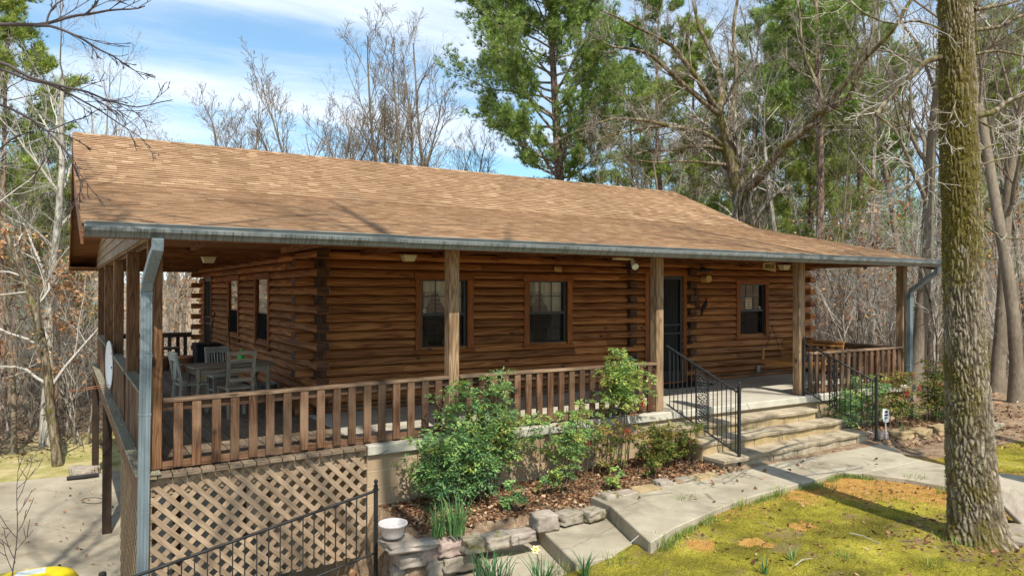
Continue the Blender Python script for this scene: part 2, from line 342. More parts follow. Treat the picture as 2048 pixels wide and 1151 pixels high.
# glass
m = Mt('window_glass', .02, .6); m.col((.02, .025, .025)); gl = m.b; out = m.t.nodes['Material Output']; tr = nd(m.t, 'ShaderNodeBsdfTransparent'); tr.inputs[0].default_value = (.95, .96, .95, 1)
gs = nd(m.t, 'ShaderNodeBsdfGlossy'); gs.inputs['Roughness'].default_value = .02; fr = nd(m.t, 'ShaderNodeFresnel', i_IOR=1.7); fm = m.math('ADD', fr.outputs[0], .02); ms = nd(m.t, 'ShaderNodeMixShader'); ln(m.t, fm, ms.inputs[0]); ln(m.t, tr.outputs[0], ms.inputs[1]); ln(m.t, gs.outputs[0], ms.inputs[2]); ln(m.t, ms.outputs[0], out.inputs[0]); M['glass'] = m.m
m = Mt('insect_screen', .9, .1); m.col((.012, .012, .012)); out = m.t.nodes['Material Output']; tr = nd(m.t, 'ShaderNodeBsdfTransparent'); ms = nd(m.t, 'ShaderNodeMixShader', n_0=.42); ln(m.t, m.b.outputs[0], ms.inputs[1]); ln(m.t, tr.outputs[0], ms.inputs[2]); ln(m.t, ms.outputs[0], out.inputs[0]); M['screen'] = m.m
m = Mt('mirror_like_glass', .03, .6); out = m.t.nodes['Material Output']; tr = nd(m.t, 'ShaderNodeBsdfTransparent'); gs = nd(m.t, 'ShaderNodeBsdfGlossy'); gs.inputs['Roughness'].default_value = .03; ms = nd(m.t, 'ShaderNodeMixShader', n_0=.75); ln(m.t, tr.outputs[0], ms.inputs[1]); ln(m.t, gs.outputs[0], ms.inputs[2]); ln(m.t, ms.outputs[0], out.inputs[0]); M['glassm'] = m.m
m = Mt('cream_curtain', .9, .1); uv = m.tc.outputs['UV']; n = m.noise(m.map(m.tc.outputs['Object'], (28, 28, 1.2)), 1, 3); m.col(m.ramp(n, [(.3, (.55, .49, .34)), (.7, (.94, .90, .74))])); m.thin(.25); M['curtain'] = m.m
# bark, twigs, leaves
def bark(name, c1, c2, c3, sc=(14, 14, 3), moss=None):
    m = Mt(name, .92, .1); o = m.tc.outputs['Object']; n = m.noise(m.map(o, sc), 1, 5, .65); c = m.ramp(n, [(.38, c1), (.5, c2), (.60, c3)])
    b = m.noise(o, 1.1, 4, .6); c = m.mix(1.0, c, m.ramp(b, [(.3, (.7, .7, .7)), (.7, (1.2, 1.2, 1.2))]), 'MULTIPLY')
    if moss: c = m.mix(m.rng(m.noise(o, 1.6, 5, .7), .5, .6, 0, .8), c, moss)
    m.col(c); m.bump(n, .7, .02); return m.m
M['bark'] = bark('grey_lichen_bark', (.10, .08, .06), (.25, .215, .17), (.45, .41, .35))
M['barkm'] = bark('mossy_brown_bark', (.06, .045, .028), (.15, .115, .07), (.28, .24, .17), moss=(.11, .095, .02))
M['barkp'] = bark('pine_bark', (.09, .05, .035), (.21, .135, .1), (.33, .24, .19), (16, 16, 5))
M['barko'] = bark('orange_brown_bark', (.16, .08, .04), (.33, .18, .1), (.42, .28, .18), (16, 16, 5))
M['barkw'] = bark('pale_trunk_bark', (.2, .17, .13), (.36, .33, .27), (.52, .49, .42))
def flat(name, stops, thin=.3, rough=.7):
    m = Mt(name, rough, .2); m.col(m.ramp(m.attr(), stops)); m.thin(thin); return m.m
m = Mt('bare_twigs', .9, .1); n = m.math('ADD', m.math('MULTIPLY', m.noise(m.tc.outputs['Object'], .9, 3), .45), m.math('MULTIPLY', m.noise(m.map(m.tc.outputs['Object'], (18, 18, 6)), 1, 5, .7), .55)); m.bump(n, .6, .02); m.col(m.ramp(n, [(.3, (.22, .19, .15)), (.5, (.40, .365, .31)), (.7, (.58, .54, .47))])); M['twig'] = m.m
m = Mt('grey_brown_twigs', .9, .1); n = m.math('ADD', m.math('MULTIPLY', m.noise(m.tc.outputs['Object'], .9, 3), .45), m.math('MULTIPLY', m.noise(m.map(m.tc.outputs['Object'], (18, 18, 6)), 1, 5, .7), .55)); m.bump(n, .6, .02); m.col(m.ramp(n, [(.3, (.10, .075, .052)), (.5, (.20, .16, .115)), (.7, (.32, .27, .205))])); M['twigm'] = m.m
m = Mt('dark_twigs', .9, .1); n = m.noise(m.tc.outputs['Object'], 2, 3); m.col(m.ramp(n, [(.3, (.045, .035, .038)), (.7, (.13, .105, .1))])); M['twigd'] = m.m
M['needle'] = flat('pine_needles', [(0, (.05, .09, .025)), (.4, (.18, .28, .055)), (.75, (.37, .48, .12)), (1, (.54, .60, .22))], .35)
M['needley'] = flat('yellow_green_needles', [(0, (.08, .125, .025)), (.4, (.24, .315, .05)), (.75, (.42, .485, .11)), (1, (.56, .58, .20))], .35)
M['nandina'] = flat('nandina_leaflets', [(0, (.04, .10, .055)), (.3, (.11, .235, .11)), (.6, (.24, .40, .13)), (.8, (.44, .54, .13)), (.88, (.42, .30, .06)), (.94, (.45, .12, .05)), (1, (.3, .03, .03))], .3, .45)
M['nandr'] = flat('reddish_nandina_leaflets', [(0, (.04, .09, .02)), (.35, (.14, .2, .04)), (.55, (.36, .30, .08)), (.75, (.45, .18, .08)), (1, (.38, .05, .04))], .3, .45)
M['drydead'] = flat('dry_oak_leaves', [(0, (.16, .07, .03)), (.4, (.38, .18, .07)), (.8, (.55, .31, .14)), (1, (.65, .45, .26))], .3)
M['litter'] = flat('fallen_leaves', [(0, (.07, .03, .015)), (.35, (.17, .08, .04)), (.65, (.30, .155, .075)), (.9, (.45, .27, .14)), (1, (.60, .44, .28))], .15)
M['blade'] = flat('daffodil_blades', [(0, (.04, .11, .05)), (.5, (.10, .22, .07)), (1, (.26, .38, .12))], .3, .5)
M['grassb'] = flat('grass_blades', [(0, (.08, .14, .02)), (.5, (.2, .28, .05)), (1, (.42, .42, .16))], .3)
M['mossb'] = flat('moss_tips', [(0, (.08, .075, .012)), (.5, (.25, .225, .025)), (.8, (.46, .40, .06)), (1, (.55, .34, .1))], .25)
# ground: moss / grass / litter masks stored per vertex
m = Mt('yard_ground', .95, .1); o = m.tc.outputs['Object']; a = nd(m.t, 'ShaderNodeAttribute', attribute_name='kindmask'); sp = nd(m.t, 'ShaderNodeSeparateColor'); ln(m.t, a.outputs['Color'], sp.inputs[0])
n1 = m.noise(o, 1.3, 6, .65); n2 = m.noise(o, 9, 6, .7); n3 = m.noise(o, 60, 4, .75)
lit = m.ramp(m.math('ADD', m.math('MULTIPLY', n2, .5), m.math('MULTIPLY', n3, .5)), [(.34, (.08, .05, .03)), (.45, (.20, .13, .08)), (.54, (.34, .24, .15)), (.64, (.50, .39, .27))])
mos = m.ramp(m.math('ADD', m.math('MULTIPLY', n1, .55), m.math('MULTIPLY', n3, .45)), [(.37, (.07, .062, .014)), (.46, (.18, .155, .022)), (.54, (.34, .295, .035)), (.63, (.56, .48, .09))])
gra = m.ramp(m.math('ADD', m.math('MULTIPLY', n1, .5), m.math('MULTIPLY', n3, .5)), [(.36, (.16, .16, .04)), (.48, (.36, .32, .11)), (.58, (.56, .46, .25))])
rus = m.ramp(m.math('ADD', m.math('MULTIPLY', n2, .5), m.math('MULTIPLY', n3, .5)), [(.35, (.28, .12, .03)), (.5, (.50, .26, .07)), (.65, (.6, .38, .13))])
jit = m.math('MULTIPLY', m.math('SUBTRACT', n2, .5), 1.1)
def edge(s_): return m.rng(m.math('ADD', s_, jit), .42, .58)
c = m.mix(edge(sp.outputs[1]), lit, gra); c = m.mix(edge(sp.outputs[0]), c, mos); bp_ = m.math('MULTIPLY', m.rng(m.noise(o, 1.9, 7, .75), .55, .63), .7); c = m.mix(m.math('MULTIPLY', bp_, sp.outputs[0]), c, (.24, .17, .09))
rm = m.math('MULTIPLY', edge(sp.outputs[2]), 1.0); c = m.mix(rm, c, rus)
m.col(c); m.bump(m.math('ADD', n2, m.math('MULTIPLY', n3, .8)), .9, .03); M['ground'] = m.m
# ================= terrain
def sst(a, b, x):
    t = min(1, max(0, (x-a)/(b-a))); return t*t*(3-2*t)
def lerp(xs, ys, x):
    return float(np.interp(x, xs, ys))
def H(x, y):
    r = math.hypot(x-6, y-5)
    left = lerp([-1.0, 0.0, .8, 1.5, 2.0, 2.9, 3.6, 4.4, 5.0], [-2.66, -2.6, -2.0, -1.55, -1.42, -1.22, -1.04, -.86, -.72], x)
    lawn = lerp([-1.0, 0.0, 1.0, 2.0, 3.0, 4.0, 5.0], [-2.66, -2.3, -1.7, -1.2, -.93, -.79, -.73], x)
    bed = lerp([1.9, 2.15, 4.5, 6.7, 8, 20], [left, -.74, -.74, -.62, -.66, -.66], x)
    if y < -2.6: front = lawn
    elif y < -2.1: front = lawn+(left-lawn)*sst(-2.6, -2.1, y)
    else: front = left
    if x > 5: front = -.73
    front = front + (bed-front)*sst(-1.32, -1.22, y) if y < 0.2 else front
    z = front
    if y > .02:
        low = -2.66 if x < 2.1 else (-.7 if y < 2 else -2.0)
        z = low if x < 14 else -.7
        if y > 2:
            k = sst(13.8, 18, x); z = low*(1-k)+(-.72)*k
    if y > 13: z -= .035*(min(y, 60)-13)
    if x > 15: z -= .02*(min(x, 60)-15)
    if y > 12.3 and x < 3: z += .3*sst(14, 22, y)
    if r > 12: z += .18*(mnoise.noise(Vector((x*.12, y*.12, 3)))) * sst(12, 20, r)
    z += 6.5*sst(62, 125, r)
    if x > -1.2 and y < -1.3 : z += .018*mnoise.noise(Vector((x*2.2, y*2.2, 0)))+.01*mnoise.noise(Vector((x*7, y*7, 4)))
    return z
PATH = [(4.47, -1.2), (5.3, -1.22), (6.3, -1.16), (7.0, -1.0), (10.65, -.88), (10.43, -1.5), (10.0, -1.95), (9.93, -2.6), (10.14, -3.2), (10.8, -5), (12.2, -9), (10.2, -9.5), (9.4, -5.2), (8.93, -4.0), (8.75, -3.22), (8.68, -2.7), (8.45, -2.2), (8.2, -2.0), (7.51, -2.11), (6.64, -2.17), (5.95, -2.24), (5.2, -2.42), (4.53, -2.6), (3.98, -2.82), (4.45, -1.6)]
def seg_d(px, py, poly):
    best = 9
    for i in range(len(poly)):
        ax, ay = poly[i]; bx, by = poly[(i+1) % len(poly)]; L = (bx-ax)**2+(by-ay)**2
        t = max(0, min(1, ((px-ax)*(bx-ax)+(py-ay)*(by-ay))/L)); best = min(best, math.hypot(px-ax-t*(bx-ax), py-ay-t*(by-ay)))
    return best
def axis(pts):
    o = []
    for a, b, st in pts: o += list(np.arange(a, b, st))
    return o+[pts[-1][1]]
xs = axis([(-260, -60, 20), (-60, -20, 4), (-20, -3, 1), (-3, 13, .11), (13, 20, .5), (20, 60, 3), (60, 280, 20)])
ys = axis([(-120, -30, 15), (-30, -9, 2), (-9, .3, .11), (.3, 3, .3), (3, 26, .7), (26, 60, 3), (60, 300, 20)])
gv = []; gm = []
for y in ys:
    for x in xs:
        gv.append((x, y, H(x, y)))
        moss = grs = rust = 0.0
        if y < -.3:
            moss = 1.0 if (y < -1.4 and x > 2.6) else 0.0
            if x > 13: moss = 1-sst(13.5, 17, x)
            if y > -1.35 : moss = 0.0
            if y > -2.2 and x > 10.4: moss = sst(-1.9, -2.3, y)*.9
            if moss and -4.5 < y and x < 12:
                d = seg_d(x, y, PATH)
                zone = max(0, 1-d/1.3)*(1.05 if x > 6.6 else .75 if x > 5.3 else .45)
                rust = zone*.66 + (.5 if math.hypot(x-5.05, y+3.25) < .17 else 0) + (.5 if math.hypot(x-4.55, y+2.95) < .15 else 0) + (.4 if math.hypot(x-5.9, y+3.2) < .2 else 0)
                if x > 7.3 and y < -2.2 and d < 1.4 and x < 9.5: rust += .25
            if math.hypot(x-7.1, y+4.4) < .9: moss *= .55
            if y < -5: moss *= .8
        if x < 1.5 and y > 12.0: grs = 1-.9*sst(13.5, 21, y+2.2*mnoise.noise(Vector((x*.25, y*.25, 0)))-.35*x)
        if x < -20 or y > 26: grs = 0
        if y > 1 and x > 12: moss = .15
        gm.append((moss, grs, min(1, rust), 1))
nx = len(xs); gf = [(j*nx+i, j*nx+i+1, (j+1)*nx+i+1, (j+1)*nx+i) for j in range(len(ys)-1) for i in range(nx-1)]
g = np_mesh('ground', gv, gf, M['ground'], smooth=True); tag(g, kind='structure')
ca = g.data.color_attributes.new('kindmask', 'FLOAT_COLOR', 'POINT'); ca.data.foreach_set('color', np.array(gm, dtype=np.float32).ravel())
def poly_slab(name, poly, z0, z1, mat, joints=0, kind='structure'):
    b = MB(); n = len(poly); vs = [(x, y, z1) for x, y in poly]+[(x, y, z0) for x, y in poly]
    ar = sum(poly[i][0]*poly[(i+1) % n][1]-poly[(i+1) % n][0]*poly[i][1] for i in range(n))
    top = list(range(n)); 
    if ar < 0: top.reverse()
    fs = [tuple(top)]+[(i, (i+1) % n, n+(i+1) % n, n+i) for i in range(n)]
    b.add(vs, fs); o = b.build(name, mat, None, bevel=.012)
    if kind: tag(o, kind=kind)
    return o
poly_slab('patio', [(-40, -6), (-.02, -6), (1.2, -2.8), (1.4, .05), (2.04, .06), (2.04, 11.9), (.4, 12.25), (-.9, 12.35), (-2.6, 12.45), (-4.5, 12.2), (-12, 10.5), (-40, 9)], -2.9, -2.63, M['patio'])
# path cast in panels
def clipx(poly, x0, x1):
    def half(P, s_, c):
        out = []
        for i in range(len(P)):
            a, b = P[i], P[(i+1) % len(P)]; da, db = s_*(a[0]-c), s_*(b[0]-c)
            if da >= 0: out.append(a)
            if da*db < 0: t = da/(da-db); out.append((a[0]+t*(b[0]-a[0]), a[1]+t*(b[1]-a[1])))
        return out
    return half(half(poly, 1, x0), -1, x1)
pb = MB()
west = [p for p in PATH if p[0] <= 8.45]; 
P1 = [(4.47, -1.2), (5.3, -1.22), (6.3, -1.16), (7.0, -1.0), (8.2, -.97), (8.2, -2.0), (7.51, -2.11), (6.64, -2.17), (5.95, -2.24), (5.2, -2.42), (4.53, -2.6), (3.98, -2.82), (4.45, -1.6)]
P2 = [(8.21, -.97), (10.65, -.88), (10.43, -1.5), (10.0, -1.95), (9.98, -2.2), (8.45, -2.2), (8.21, -2.0)]
P3 = [(8.46, -2.21), (9.975, -2.21), (9.93, -2.6), (10.14, -3.2), (8.75, -3.22), (8.68, -2.7)]
P4 = [(8.755, -3.23), (10.15, -3.21), (10.8, -5), (9.4, -5.2), (8.93, -4.0)]
P5 = [(9.41, -5.21), (10.8, -5.01), (12.2, -9), (10.2, -9.5)]
def add_slab(b, poly, z0, z1):
    n = len(poly); ar = sum(poly[i][0]*poly[(i+1) % n][1]-poly[(i+1) % n][0]*poly[i][1] for i in range(n)); top = list(range(n))
    if ar < 0: top.reverse()
    b.add([(x, y, z1) for x, y in poly]+[(x, y, z0) for x, y in poly], [tuple(top)]+[(i, (i+1) % n, n+(i+1) % n, n+i) for i in range(n)])
for P, a, b_ in ((P1, 4.0, 5.55), (P1, 5.56, 6.85), (P1, 6.86, 8.2)): add_slab(pb, clipx(P, a, b_), -.85, -.665)
for P in (P2, P3, P4, P5): add_slab(pb, P, -.85, -.668)
tag(pb.build('path', M['path'], None, bevel=.01), kind='structure')
for k, (poly, z, nm) in enumerate([([(3.6, -1.36), (4.5, -1.42), (4.5, -2.6), (3.28, -2.52)], -.84, 'upper concrete garden step just below the path end'),
                        ([(2.86, -1.12), (3.75, -1.2), (3.6, -2.45), (2.55, -2.2)], -1.02, 'middle concrete garden step behind the single daffodil'),
                        ([(1.95, -.98), (2.98, -1.1), (2.8, -2.4), (1.7, -2.2)], -1.2, 'lowest concrete garden step in front of the stacked stones')]):
    o = poly_slab('concrete_step', poly, z-.3, z, M['path'], kind=None); tag(o, nm, 'step', 'concrete garden steps')

# ================= the cabin
cabin = thing('log_cabin', 'single storey log cabin with tan shingle roof and wraparound porch', 'cabin', (7, 6.5, 0))
X0, X1 = 2.17, 13.55; Y0, Y1 = 2.6, 12.8; CH = .1375
prof = [(-.022, 0), (.050, .003), (.066, .022), (.066, .05), (.052, .086), (.028, .115), (-.024, .134), (-.13, .134), (-.13, 0)]
def log_wall(name, a0, a1, opens, fmap, tails, courses=18, mat=None, blen=(1.3, 4.2), tone=(0, 1)):
    b = MB()
    for i in range(courses):
        z = CH*i; s0, s1 = a0-(tails[0] if i % 2 == tails[2] else 0), a1+(tails[1] if i % 2 == tails[2] else 0)
        iv = [(s0, s1)]
        for (o0, o1, oz0, oz1) in opens:
            if oz0 < z+CH*.5 < oz1:
                nv = []
                for (p, q) in iv:
                    if o1 <= p or o0 >= q: nv.append((p, q)); continue
                    if o0 > p: nv.append((p, o0))
                    if o1 < q: nv.append((o1, q))
                iv = nv
        for (p, q) in iv:
            while p < q-1e-6:
                e = min(q, p+rnd.uniform(*blen))
                if q-e < .5: e = q
                b.prism(prof, lambda d, zz, z=z, p=p: fmap(p, d, z+zz), lambda d, zz, z=z, e=e: fmap(e, d, z+zz), var=rnd.uniform(*tone)); p = e+.004
    return b.build(name, mat or M['log'], cabin)
WIN = [(3.80, 4.86, .88, 2.15), (5.88, 6.93, .88, 2.15), (11.3, 12.33, .86, 2.13)]
DOOR = (8.70, 9.82, 0.0, 2.26)
def inner(w_): return (w_[0]+.1, w_[1]-.1, w_[2]+.1, w_[3]-.1)
log_wall('front_wall', X0, X1, [inner(w_) for w_ in WIN]+[(DOOR[0]+.1, DOOR[1]-.1, -1, 2.15)], lambda s, d, z: (s, Y0-d, z), (.30, .28, 0))
LWIN = [(5.12, 6.30, .8, 2.18), (7.78, 9.0, .8, 2.18)]; LDOOR = (11.05, 12.25, 0, 2.25)
log_wall('left_wall', Y0+.003, Y1, [inner(w_) for w_ in LWIN]+[(LDOOR[0]+.1, LDOOR[1]-.1, -1, 2.15)], lambda s, d, z: (X0-d, s, z), (.34, .3, 1))
for i in range(18):
    q = MB()
    if i % 2: q.box(X0-.060, X0+.12, Y0-.346, Y0-.338, CH*i+.006, CH*i+.130, la=0); q.box(X0-.052, X0+.12, Y0-.33, Y0-.07, CH*i-.003, CH*i+.004, la=0)
    else: q.box(X0-.308, X0-.301, Y0-.062, Y0+.12, CH*i+.006, CH*i+.130, la=1)
    q.build('corner_log_end', M['log_end'], cabin)
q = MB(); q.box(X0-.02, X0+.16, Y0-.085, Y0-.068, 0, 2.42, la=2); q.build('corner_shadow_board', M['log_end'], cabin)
log_wall('right_wall', Y0+.003, Y1, [], lambda s, d, z: (X1+d, s, z), (.34, .3, 1))
log_wall('back_wall', X0, X1, [], lambda s, d, z: (s, Y1+d, z), (.30, .28, 0))
for (a, b_) in ((8.25, 8.42), (9.85, 10.02)):        # interior wall logs poking through beside the door
    q = MB()
    for i in range(18):
        if i % 2 == 0: q.box(a, b_, Y0-.16, Y0-.03, CH*i+.004, CH*i+.128, la=1)
        else: q.box(a+.004, b_-.004, Y0-.052, Y0-.01, CH*i+.004, CH*i+.132, la=1)
    q.build('notched_log_column', M['log_end'], cabin, bevel=.006)
# base board along the wall foot, inside floor and ceiling
q = MB(); q.box(X0-.01, DOOR[0], Y0-.065, Y0-.048, .0, .10); q.box(DOOR[1], X1, Y0-.065, Y0-.048, 0, .10); q.build('base_board', M['rail'], cabin)
q = MB(); q.box(X0+.05, X1-.05, Y0+.1, Y1-.1, -.3, -.01, m=0); q.build('inside_floor', M['black'], cabin)
q = MB(); y = -.40
while y < 12.9:
    q.box(-.14, X1+.12, y, min(y+.136, 12.9), 2.485, 2.50, la=0); y += .14
q.build('porch_ceiling', M['soffit'], cabin)
for x in np.arange(.45, 13.4, 1.22): q = MB(); q.box(x-.02, x+.02, .165, Y0-.08, 2.40, 2.4845); q.build('ceiling_joist', M['soffit'], cabin)
for yy in np.arange(3.4, 12.6, 1.22): q = MB(); q.box(-.155, X0-.08, yy-.02, yy+.02, 2.40, 2.4845); q.build('ceiling_joist', M['soffit'], cabin)
# ---- floors
q = MB(); q.box(2.06, 13.62, -.02, Y0-.002, -.11, 0); q.build('porch_slab', [M['slab']], cabin, bevel=.012)
q = MB(); q.box(2.052, 6.86, -.028, .03, -.118, .004); q.box(6.87, 10.3, -.026, .03, -.114, .003); q.box(10.31, 13.63, -.028, .03, -.118, .004); q.build('slab_edge', M['lip'], cabin, bevel=.012)
SAG = lambda v: (v[0], v[1], v[2]-.05*max(0, min(1, (2.0-v[0])/2.2))*max(0, min(1, (7-v[1])/6)))
q = MB(); x = -.36
while x < 2.04:
    e = min(x+.132, 2.045); yy = -.03+rnd.uniform(-.006, .006)
    q.box(x, e, yy, 12.75, -.042, 0, la=1, var=rnd.random()); x = e+.009
q.build('deck_boards', M['deck'], cabin, bevel=.004, fn=SAG)
q = MB(); q.box(-.40, -.375, -.02, 12.75, -.27, -.012); q.build('deck_rim', M['sidepost'], cabin, fn=SAG, bevel=.004)
q = MB(); q.box(-.37, 2.04, .075, .10, -.24, -.046); q.build('deck_rim', M['lattice'], cabin, fn=SAG)
for x in np.arange(.1, 2.0, .4): q = MB(); q.box(x, x+.04, .11, 12.6, -.24, -.046); q.build('deck_joist', M['rail'], cabin, fn=SAG)
q = MB(); q.box(-.43, -.19, -.05, 12.8, 0.003, .022, la=1); q.build('deck_ledge_board', M['ledge'], cabin, fn=SAG, bevel=.004)
# ---- foundation
q = MB(); q.box(2.06, 13.5, .03, .22, -1.9, -.12); q.box(2.06, 2.25, .2, 12.7, -2.7, -.12); q.box(13.3, 13.5, .2, 12.7, -2.7, -.12); q.build('foundation_wall', M['block'], cabin)
# ---- posts
PX = [(-.31, -.17), (3.19, 3.335), (6.76, 6.905), (10.17, 10.325), (13.4, 13.555)]
for a, b_ in PX:
    q = MB(); q.box(a, b_, .10, .25, (.004 if a > 0 else -.02), 2.385, la=2); q.build('porch_post', M['post'] if a > 0 else M['sidepost'], cabin, bevel=.008)
for yy in (3.12, 6.2, 9.35, 12.5):
    q = MB(); q.box(-.30, -.14, yy, yy+.16, .024, 2.385, la=2); q.build('porch_post', M['sidepost'], cabin, bevel=.008)
for (x, yy, z) in ((-.42, 7.05, -2.63), (-.42, 12.45, -2.66)):
    q = MB(); q.box(x, x+.15, yy, yy+.15, z, -.28, la=2); q.build('deck_support_post', M['darkpost'], cabin, bevel=.006)
for (x, yy) in ((.3, 3.1), (1.4, 2.2), (.3, 6.0), (1.7, 5.5), (1.2, 9)):
    q = MB(); q.box(x, x+.1, yy, yy+.1, -2.63, -.25, la=2); q.build('deck_support_post', M['rail'], cabin)
q = MB(); q.box(-.33, 13.6, .08, .12, 2.387, 2.52, la=0); q.box(-.33, 13.6, .122, .16, 2.387, 2.52, la=0); q.box(-.32, -.28, .12, 12.8, 2.387, 2.55, la=1); q.box(-.20, -.16, .17, 12.8, 2.387, 2.47, la=1); q.box(13.5, 13.55, .17, 12.8, 2.387, 2.47, la=1)
q.build('porch_beam', M['post'], cabin, bevel=.004)
q = MB(); q.box(-.34, 13.6, .06, .078, 2.380, 2.405, la=0, var=1); q.build('beam_trim_strip', M['trimw'], cabin)
# ---- railings
def railing(a0, a1, fm, flip=False, fn=None, capm='rail'):
    # fm(along, across, z) ; across 0 = outside face of the rails
    def bx(b, s0, s1, d0, d1, z0, z1, la=0):
        P = [fm(s, d, z) for z in (z0, z1) for (s, d) in ((s0, d0), (s1, d0), (s1, d1), (s0, d1))]
        b.hexa(P, None, 0, la)
    r = MB(); bx(r, a0, a1, -.045, .105, .722, .757); rail_o = r.build('railing', M['cap' if capm == 'rail' else capm], cabin, fn=fn, bevel=.005)
    for z0, z1, d0, d1 in ((.63, .72, .002, .038), (.02, .10, .002, .038)):
        r = MB(); bx(r, a0, a1, d0, d1, z0, z1); r.build('rail_board', M['rail'], rail_o, fn=fn, bevel=.004)
    n = max(2, int(round((a1-a0)/.192))); 
    for k in range(n):
        s = a0+.05+(a1-a0-.1)*(k+.5)/n+rnd.uniform(-.006, .006)
        r = MB(); bx(r, s-.046, s+.046, -.037, -.001, .03+rnd.uniform(-.005, .005), .715, 2); r.build('baluster', M['rail'], rail_o, fn=fn, bevel=.004)
    return rail_o
front = lambda s, d, z: (s, .12+d, z)
railing(-.165, 3.185, front, fn=SAG); railing(3.34, 6.755, front); railing(10.33, 13.395, front)
side = lambda s, d, z: (-.28+d, s, z)
for a, b_ in ((.26, 3.11), (3.29, 6.19), (6.37, 9.34), (9.52, 12.49)): railing(a, b_, side, fn=SAG, capm='ledge')
railing(.26, Y0-.06, lambda s, d, z: (13.48-d, s, z)); railing(-.12, 1.86, lambda s, d, z: (s, 12.62-d, z))
# ---- lattice
def lattice(name, u0, u1, w0, w1, fm, step=.168, wd=.054):
    q = MB()
    for lay, sg in ((0, 1), (1, -1)):
        c = (u0-w1 if sg > 0 else u0+w0)-step; cmax = (u1-w0 if sg > 0 else u1+w1)+step
        while c < cmax:
            c += step     # line: u - sg*w = c
            jag = rnd.uniform(0, .05)
            ws = sorted([(u0-c)/sg, (u1-c)/sg]); lo = max(w0-jag, ws[0]); hi = min(w1, ws[1])
            if hi-lo < .05: continue
            h = wd/2*1.414; d0 = .008*lay; d1 = d0+.007
            P = []
            for d in (d0, d1):
                for (w_, o) in ((lo, -h), (lo, h), (hi, h), (hi, -h)): P.append(fm(c+sg*w_+o, w_, d))
            q.hexa(P, None, 0, 1)
    return q.build(name, M['lattice'], cabin)
lattice('front_lattice', -.30, 2.05, -1.30, -.05, lambda u, w_, d: (u, .055-d, w_))
lattice('side_lattice', .06, 4.0, -2.6, -.27, lambda u, w_, d: (-.30-d, u, w_))
for bb in ((-.31, -.27, .06, .1, -2.63, -.2), (-.30, -.26, 3.98, 4.04, -2.63, -.2), (.95, 1.03, .105, .18, -2.6, -.25)): q = MB(); q.box(*bb, la=2); q.build('lattice_stud', M['lattice'], cabin)
